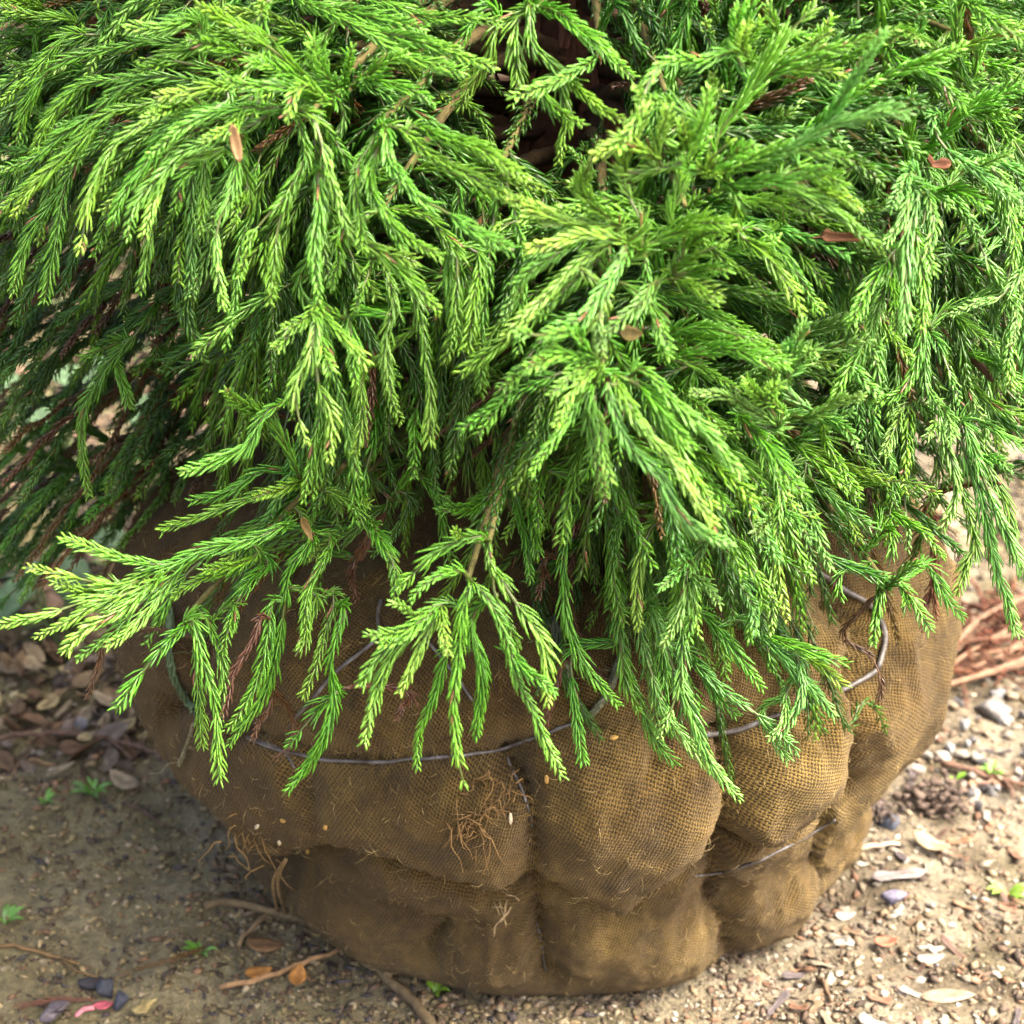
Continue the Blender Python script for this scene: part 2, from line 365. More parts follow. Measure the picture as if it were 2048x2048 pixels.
    uv = np.stack([TH * .25, np.broadcast_to(s_arc[None], TH.shape)], -1)
    return th, Z, B, B2, uv
bth, bZ, bB, bP, bUV = ball_grid()
def build_ball():
    nT, nS = bP.shape[:2]
    V = np.concatenate([bP, bP[:1]], 0); uv = bUV[..., :]; uv = np.concatenate([uv, uv[:1] + np.array([2 * math.pi * .25, 0])], 0)
    i = (np.arange(nT)[:, None] * nS + np.arange(nS - 1)[None]).ravel()
    m = mesh_np('root_ball', V.reshape(-1, 3), np.stack([i, i + nS, i + nS + 1, i + 1], -1), uv=uv.reshape(-1, 2))
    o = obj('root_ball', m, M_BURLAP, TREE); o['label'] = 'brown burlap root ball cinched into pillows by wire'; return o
BALL = build_ball()
bnorm = np.cross(np.gradient(bP, axis=0), np.gradient(bP, axis=1)); bnorm /= np.linalg.norm(bnorm, axis=-1)[..., None] + 1e-12
if (bnorm * (bP - np.array([0, 0, .17]))).sum(-1).mean() < 0: bnorm = -bnorm
def ball_surf(px, py):
    """point on the finished burlap nearest to the ray"""
    d = ray(px, py); d = d / np.linalg.norm(d)
    v = bP - CAM; t = (v * d).sum(-1); e = np.linalg.norm(v - t[..., None] * d, axis=-1)
    m = e + np.where(t > 1.29 + .02, 5, 0) + np.where((bnorm * d).sum(-1) > .35, 5, 0)
    k = np.unravel_index(np.argmin(m), m.shape); return bP[k], bnorm[k]
def ball_path(s, lift, step=.004):
    pts = np.array(pl(s)); q = np.concatenate([[0], np.cumsum(np.linalg.norm(np.diff(pts, axis=0), axis=1))]); m = max(4, int(q[-1] / 14)); u = np.linspace(0, q[-1], m)
    P = []
    for a_, b_ in zip(np.interp(u, q, pts[:, 0]), np.interp(u, q, pts[:, 1])):
        p, n = ball_surf(a_, b_); P.append(p + n * lift)
    P = np.array(P)
    for _ in range(3): P[1:-1] = (P[:-2] + 2 * P[1:-1] + P[2:]) / 4
    return spline(P, step)[0]
WIRES = [
    ('500,1478 580,1510 680,1525 800,1525 930,1510 1010,1500 1090,1470 1140,1445', .0016, 'loop of grey wire round the shoulder'),
    ('1400,1473 1478,1463 1600,1415 1690,1380 1755,1340', .0022, None),
    ('1755,1340 1772,1270 1765,1240 1735,1205 1690,1180 1640,1150 1590,1120', .0024, None),
    ('578,1454 640,1380 690,1332 768,1270 750,1232 763,1205', .0016, None), ('848,1270 875,1305 905,1343 940,1400', .0013, None),
    ('1004,1505 1030,1550 1050,1590 1060,1640 1063,1690', .0012, None),
    ('1448,1744 1500,1727 1554,1703 1610,1675 1670,1640', .0012, None), ('1448,1744 1420,1750 1390,1752', .0010, None),
    ('1072,1840 1080,1890 1092,1940', .0010, None), ('500,1478 540,1490 580,1510 590,1540', .0012, None),
]
for s, r, lab in WIRES:
    a = Acc(); r = r * .72; tube(a, ball_path(s, r * .8), r, (.3, .3, .3), 7); o = obj('tie_wire', a.mesh('tie_wire'), M_WIRE, BALL)
def fray(paths, colr, r):
    a = Acc()
    for X in paths: tube(a, X, np.linspace(r, r * .4, len(X)), np.asarray(colr) * rng.uniform(.7, 1.25), 4)
    return a
def hairs_at(px, py, n, L, spread, droop, out=.01):
    P, N = ball_surf(px, py); res = []
    for _ in range(n):
        b = P + rng.normal(0, spread, 3) * np.array([1, .3, 1]); d = rng.normal(0, 1, 3); d -= N * (d @ N) * .8; d /= np.linalg.norm(d)
        l = L * rng.uniform(.4, 1.2); q = [b + N * .001]
        for k in range(1, 5):
            t = k / 4; q.append(b + d * l * t + N * out * math.sin(t * 2.5) * rng.uniform(.3, 1.4) + np.array([0, 0, -droop * l * t * t]) + rng.normal(0, l * .06, 3))
        res.append(spline(q, .004)[0])
    return res
a = fray(hairs_at(972, 1580, 34, .017, .007, .9, .006) + hairs_at(948, 1640, 34, .015, .006, .9, .006), (.22, .13, .045), .00045)
obj('root_tuft', a.mesh('root_tuft'), M_FIBRE, BALL)['label'] = 'tuft of fine tan roots poking through the burlap'
a = fray(hairs_at(500, 1660, 22, .012, .008, 1.0, .005), (.20, .12, .04), .0005); obj('root_tuft', a.mesh('root_tuft'), M_FIBRE, BALL)
a = fray(hairs_at(990, 1800, 9, .012, .004, .8, .008), (.33, .24, .12), .0005); obj('root_tuft', a.mesh('root_tuft'), M_FIBRE, BALL)
# green baler twine, frayed, on the left shoulder and in front
def twine(px_path, lift, colr, r, name):
    X = ball_path(px_path, lift, .003); a = Acc()
    for k in range(5):
        off = np.stack([np.sin(np.arange(len(X)) * .55 + k * 1.26), np.cos(np.arange(len(X)) * .55 + k * 1.26), np.sin(np.arange(len(X)) * .4 + k)], 1) * r * .7
        tube(a, X + off + rng.normal(0, r * .12, X.shape), r * .55, np.asarray(colr) * rng.uniform(.7, 1.2), 4)
    for i in range(0, len(X), 3):
        for _ in range(2):
            d = rng.normal(0, 1, 3) * np.array([1, .4, 1]); q = X[i] + np.outer(np.linspace(0, 1, 5), d * .007) + rng.normal(0, .0008, (5, 3)) + np.array([0, -.002, 0])
            tube(a, q, .00018, np.asarray(colr) * 1.3, 3)
    return obj(name, a.mesh(name), M_FIBRE, BALL)
twine('345,1215 342,1290 352,1350 375,1390 400,1425', .003, (.10, .15, .07), .0021, 'twine')['label'] = 'frayed green twine on the left shoulder of the burlap'
twine('1105,1240 1125,1330 1150,1395 1175,1425', .003, (.17, .19, .11), .0022, 'twine')
twine('1245,1310 1215,1370 1195,1420 1160,1430', .003, (.16, .17, .10), .0018, 'twine')
twine('398,1450 385,1490 370,1530', .004, (.20, .18, .10), .0009, 'twine'); twine('520,1690 560,1690', .002, (.20, .14, .06), .0008, 'twine')
# loose weave fibres all over the cloth
a = Acc()
mk = (bZ > .005) & (bZ < .31); ks = np.nonzero(mk)[0]
for _ in range(5000):
    i = rng.integers(0, bP.shape[0]); j = ks[rng.integers(0, len(ks))]
    if abs(bth[i]) > 2.0: continue
    P, N = bP[i, j], bnorm[i, j]; d = rng.normal(0, 1, 3); d -= N * (d @ N) * .7; d /= np.linalg.norm(d); l = rng.uniform(.003, .011)
    X = np.array([P, P + d * l * .35 + N * l * .3, P + d * l * .8 + N * l * rng.uniform(0, .45) + rng.normal(0, l * .1, 3)])
    tube(a, X, [.00016, .00014, .00008], np.array((.33, .24, .10)) * rng.uniform(.4, 1.3), 3)
tag(obj('burlap_fuzz', a.mesh('burlap_fuzz'), M_FIBRE, BALL), kind='stuff')
# pale seeds caught on the cloth
def seed_mesh(L, W, c):
    u = np.linspace(0, math.pi, 7); v = np.arange(6) * math.pi / 3
    V = np.stack([np.outer(-np.cos(u), np.ones(6)) * L / 2, np.outer(np.sin(u), np.cos(v)) * W / 2, np.outer(np.sin(u), np.sin(v)) * W / 2], -1).reshape(-1, 3)
    i = (np.arange(6)[:, None] * 6); j = np.arange(6)[None]; j2 = (j + 1) % 6
    T = np.concatenate([np.stack([i + j, i + j2, i + 6 + j2], -1).reshape(-1, 3), np.stack([i + j, i + 6 + j2, i + 6 + j], -1).reshape(-1, 3)])
    return mesh_np('seed', V, T, np.tile(c, (len(V), 1)))
SEEDM = [seed_mesh(.0065, .0024, (.62, .52, .34)), seed_mesh(.005, .0028, (.50, .30, .08))]
for k, (px, py, m_, rz) in enumerate([(513, 1652, 0, 1.0), (568, 1636, 1, .3), (617, 1646, 0, 1.5), (628, 1665, 0, -.9), (562, 1683, 0, 1.5), (618, 1702, 1, 1.4), (1018, 1638, 0, 1.4), (1096, 1560, 1, -1.3), (1225, 1480, 1, .3), (652, 1655, 1, 1.2)]):
    P, N = ball_surf(px, py); o = obj('seed', SEEDM[m_], M_STONE); o.location = P + N * .0009
    q = Vector(N).to_track_quat('Z', 'Y'); o.rotation_euler = q.to_euler(); o.rotation_euler.rotate_axis('Z', rz)
    if m_ == 0: tag(o, 'tiny pale seed stuck to the brown burlap', 'seed', 'pale seeds on the burlap')
    else: tag(o, 'tiny orange brown seed stuck to the burlap', 'seed', 'orange seeds on the burlap')

# --- trunk with peeling bark
TR0, TR1, TZ0, TZ1 = .046, .020, .30, 1.35
def trunk_r(z): return TR0 + (TR1 - TR0) * (z - TZ0) / (TZ1 - TZ0)
def trunk_xy(z): return .012 + .015 * np.sin(z * 4.0), .01 * np.cos(z * 5)
def build_trunk():
    a = Acc(); zz = np.linspace(TZ0, TZ1, 90); x, y = trunk_xy(zz)
    k = 28; th = np.arange(k) * 2 * math.pi / k
    r = trunk_r(zz)[:, None] * (1 + .10 * fbm(np.stack(np.broadcast_arrays(np.cos(th)[None] * 3, np.sin(th)[None] * 3, zz[:, None] * 3.0), -1), 3, 3))
    V = np.stack([x[:, None] + r * np.cos(th), y[:, None] + r * np.sin(th), np.broadcast_to(zz[:, None], r.shape)], -1).reshape(-1, 3)
    i = np.arange(len(zz) - 1)[:, None] * k; j = np.arange(k)[None]; j2 = (j + 1) % k
    T = np.concatenate([np.stack([i + j, i + j2, i + k + j2], -1).reshape(-1, 3), np.stack([i + j, i + k + j2, i + k + j], -1).reshape(-1, 3)])
    a.add(V, T, (.17, .075, .042)); t = obj('trunk', a.mesh('trunk'), M_BARK, TREE)
    for q in range(46):                                        # long shreds of bark
        a = Acc(); z0 = rng.uniform(.34, .85); L = rng.uniform(.06, .17); n = 9; u = np.linspace(0, 1, n); z = z0 + L * u
        th0 = rng.uniform(-2.6, -.5) if q < 30 else rng.uniform(-.5, 3.6); wv = rng.uniform(.003, .007)
        x, y = trunk_xy(z); lift = .003 + .012 * (2 * np.abs(u - .5)) ** 3 * rng.uniform(.1, 1, 1)
        tw = th0 + .35 * (u - .5) * rng.uniform(-1, 1); r = trunk_r(z) * 1.04 + lift
        W = wv * np.sin(math.pi * np.clip(u * .94 + .03, 0, 1)) ** .5 / r
        Vs = []
        for sgn, dr in ((-1, 0), (0, .0015), (1, 0)):
            aa = tw + sgn * W; Vs.append(np.stack([x + (r + dr) * np.cos(aa), y + (r + dr) * np.sin(aa), z], -1))
        V = np.stack(Vs, 1).reshape(-1, 3); i = np.arange(n - 1)
        T = np.concatenate([np.stack([i * 3 + c, i * 3 + c + 1, i * 3 + c + 4], -1) for c in (0, 1)] + [np.stack([i * 3 + c, i * 3 + c + 4, i * 3 + c + 3], -1) for c in (0, 1)])
        a.add(V, T, np.array((.26, .115, .065)) * rng.uniform(.5, 1.3)); obj('bark_strip', a.mesh('bark_strip'), M_BARK, t)
    return t
build_trunk()

# --- shoots
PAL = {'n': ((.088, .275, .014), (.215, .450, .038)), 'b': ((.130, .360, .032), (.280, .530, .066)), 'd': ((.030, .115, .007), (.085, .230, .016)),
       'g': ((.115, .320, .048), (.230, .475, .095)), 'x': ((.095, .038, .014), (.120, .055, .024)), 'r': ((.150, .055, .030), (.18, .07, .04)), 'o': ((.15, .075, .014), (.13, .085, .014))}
def shoot_geo(acc, P, pal='n', density=1.0, hi=True, size=1.0, bare=0.0, seed=None):
    X, L = spline(P, .004)
    if L < .012: return
    X = X + .0022 * np.sin(np.linspace(0, 1, len(X)) * math.pi)[:, None] * np.stack([fbm(np.stack([np.arange(len(X)) * .16, np.full(len(X), rng.uniform(0, 99)), np.full(len(X), k * 9.)], -1), 2, 3) for k in range(3)], 1)
    T, N, B = frames(X); n = max(10, int(L / .00066 * density)); s = (np.arange(n) + rng.uniform(0, .5, n)) / n
    s = s[(s >= bare) & (rng.random(len(s)) > .06) & (np.sin(s * L * 37 + rng.uniform(0, 6)) > -.985)]; n = len(s)
    fi = s * (len(X) - 1)
    def samp(A): return np.stack([np.interp(fi, np.arange(len(X)), A[:, k]) for k in range(3)], 1)
    p, t, nn = samp(X), samp(T), samp(N); t /= np.linalg.norm(t, axis=1)[:, None]; nn -= t * (nn * t).sum(1)[:, None]; nn /= np.linalg.norm(nn, axis=1)[:, None]; b = np.cross(t, nn)
    phi = np.arange(n) * 2.39996 + rng.uniform(0, 6.28) + rng.normal(0, .22, n)
    R = nn * np.cos(phi)[:, None] + b * np.sin(phi)[:, None]; Bn = np.cross(t, R)
    LF = rng.uniform(.82, 1.12); SF = rng.uniform(.72, 1.12); YF = rng.uniform(.1, .9); ph0 = rng.uniform(0, 6.28); tipd = (1 - s) * L
    Ln = .0118 * size * LF * (1 + .20 * np.sin(s * L * 70 + ph0)) * np.clip(.36 + tipd / .038, 0, 1) * np.clip(.6 + s * L / .04, 0, 1) * rng.uniform(.78, 1.12, n)
    a0 = rad(31) * SF + rad(22) * np.clip(1 - tipd / .02, 0, 1) + rng.normal(0, .10, n); a1 = rad(4) * SF + rad(18) * np.clip(1 - tipd / .025, 0, 1) + rng.normal(0, .10, n)
    if pal in 'xro': a0 = a0 * .75; Ln = Ln * .85
    kk = a1 - a0; kk = np.where(np.abs(kk) < .02, .02, kk)
    ts, wp = ((0, .38, .78), (.75, 1.0, .72)) if hi == 1 else ((0, .5), (.85, 1.0)) if hi == 0 else ((.12,), (1.15,))
    W = (.00122 if hi == 1 else .00135) * size * rng.uniform(.85, 1.1, n) * (1.12 if hi != 1 else 1)
    rings = []
    for tt, wf in zip(ts + (1.0,), wp + (0,)):
        al = a0 + kk * tt; xt = Ln * (np.sin(al) - np.sin(a0)) / kk; xr = Ln * (np.cos(a0) - np.cos(al)) / kk
        c = p + t * xt[:, None] + R * (xr + .0006)[:, None]
        if wf == 0: rings.append(c[:, None]); continue
        no = R * np.cos(al)[:, None] - t * np.sin(al)[:, None]; wv = (W * wf)[:, None]
        rings.append(np.stack([c + Bn * wv * .5 - no * wv * .22, c - Bn * wv * .5 - no * wv * .22, c + no * wv * .5], 1))
    V = np.concatenate(rings, 1); m = V.shape[1]; base = np.arange(n)[:, None] * m; F = []
    for q in range(len(ts) - 1):
        for j in range(3):
            j2 = (j + 1) % 3; F += [np.stack([base[:, 0] + q * 3 + j, base[:, 0] + q * 3 + j2, base[:, 0] + q * 3 + 3 + j2], 1), np.stack([base[:, 0] + q * 3 + j, base[:, 0] + q * 3 + 3 + j2, base[:, 0] + q * 3 + 3 + j], 1)]
    e = (len(ts) - 1) * 3
    for j in range(3): F.append(np.stack([base[:, 0] + e + j, base[:, 0] + e + (j + 1) % 3, base[:, 0] + m - 1], 1))
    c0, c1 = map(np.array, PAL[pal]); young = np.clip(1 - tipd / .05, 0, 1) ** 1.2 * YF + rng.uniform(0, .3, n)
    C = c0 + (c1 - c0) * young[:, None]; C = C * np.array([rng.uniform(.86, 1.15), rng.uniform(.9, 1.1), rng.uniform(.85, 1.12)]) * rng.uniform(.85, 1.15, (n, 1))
    if pal in 'nbdg':
        dead = rng.random(n) < .006; C[dead] = (.26, .12, .06)
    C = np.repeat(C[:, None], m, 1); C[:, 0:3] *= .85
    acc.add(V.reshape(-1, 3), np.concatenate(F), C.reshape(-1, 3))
    wood = np.array((.10, .13, .03)) if pal in 'nbdg' else np.array((.13, .06, .03))
    tube(acc, X[::2] if len(X) > 8 else X, np.linspace(.0013, .0005, len(X[::2] if len(X) > 8 else X)) * size, wood, 4)

VT = {'1': (0, 0, .53), '2': (1024, 0, .53), '3': (0, 600, .53), '4': (1024, 600, .53), '5': (0, 1200, .53), '6': (1024, 1200, .53), 'E': (700, 1050, .2846)}
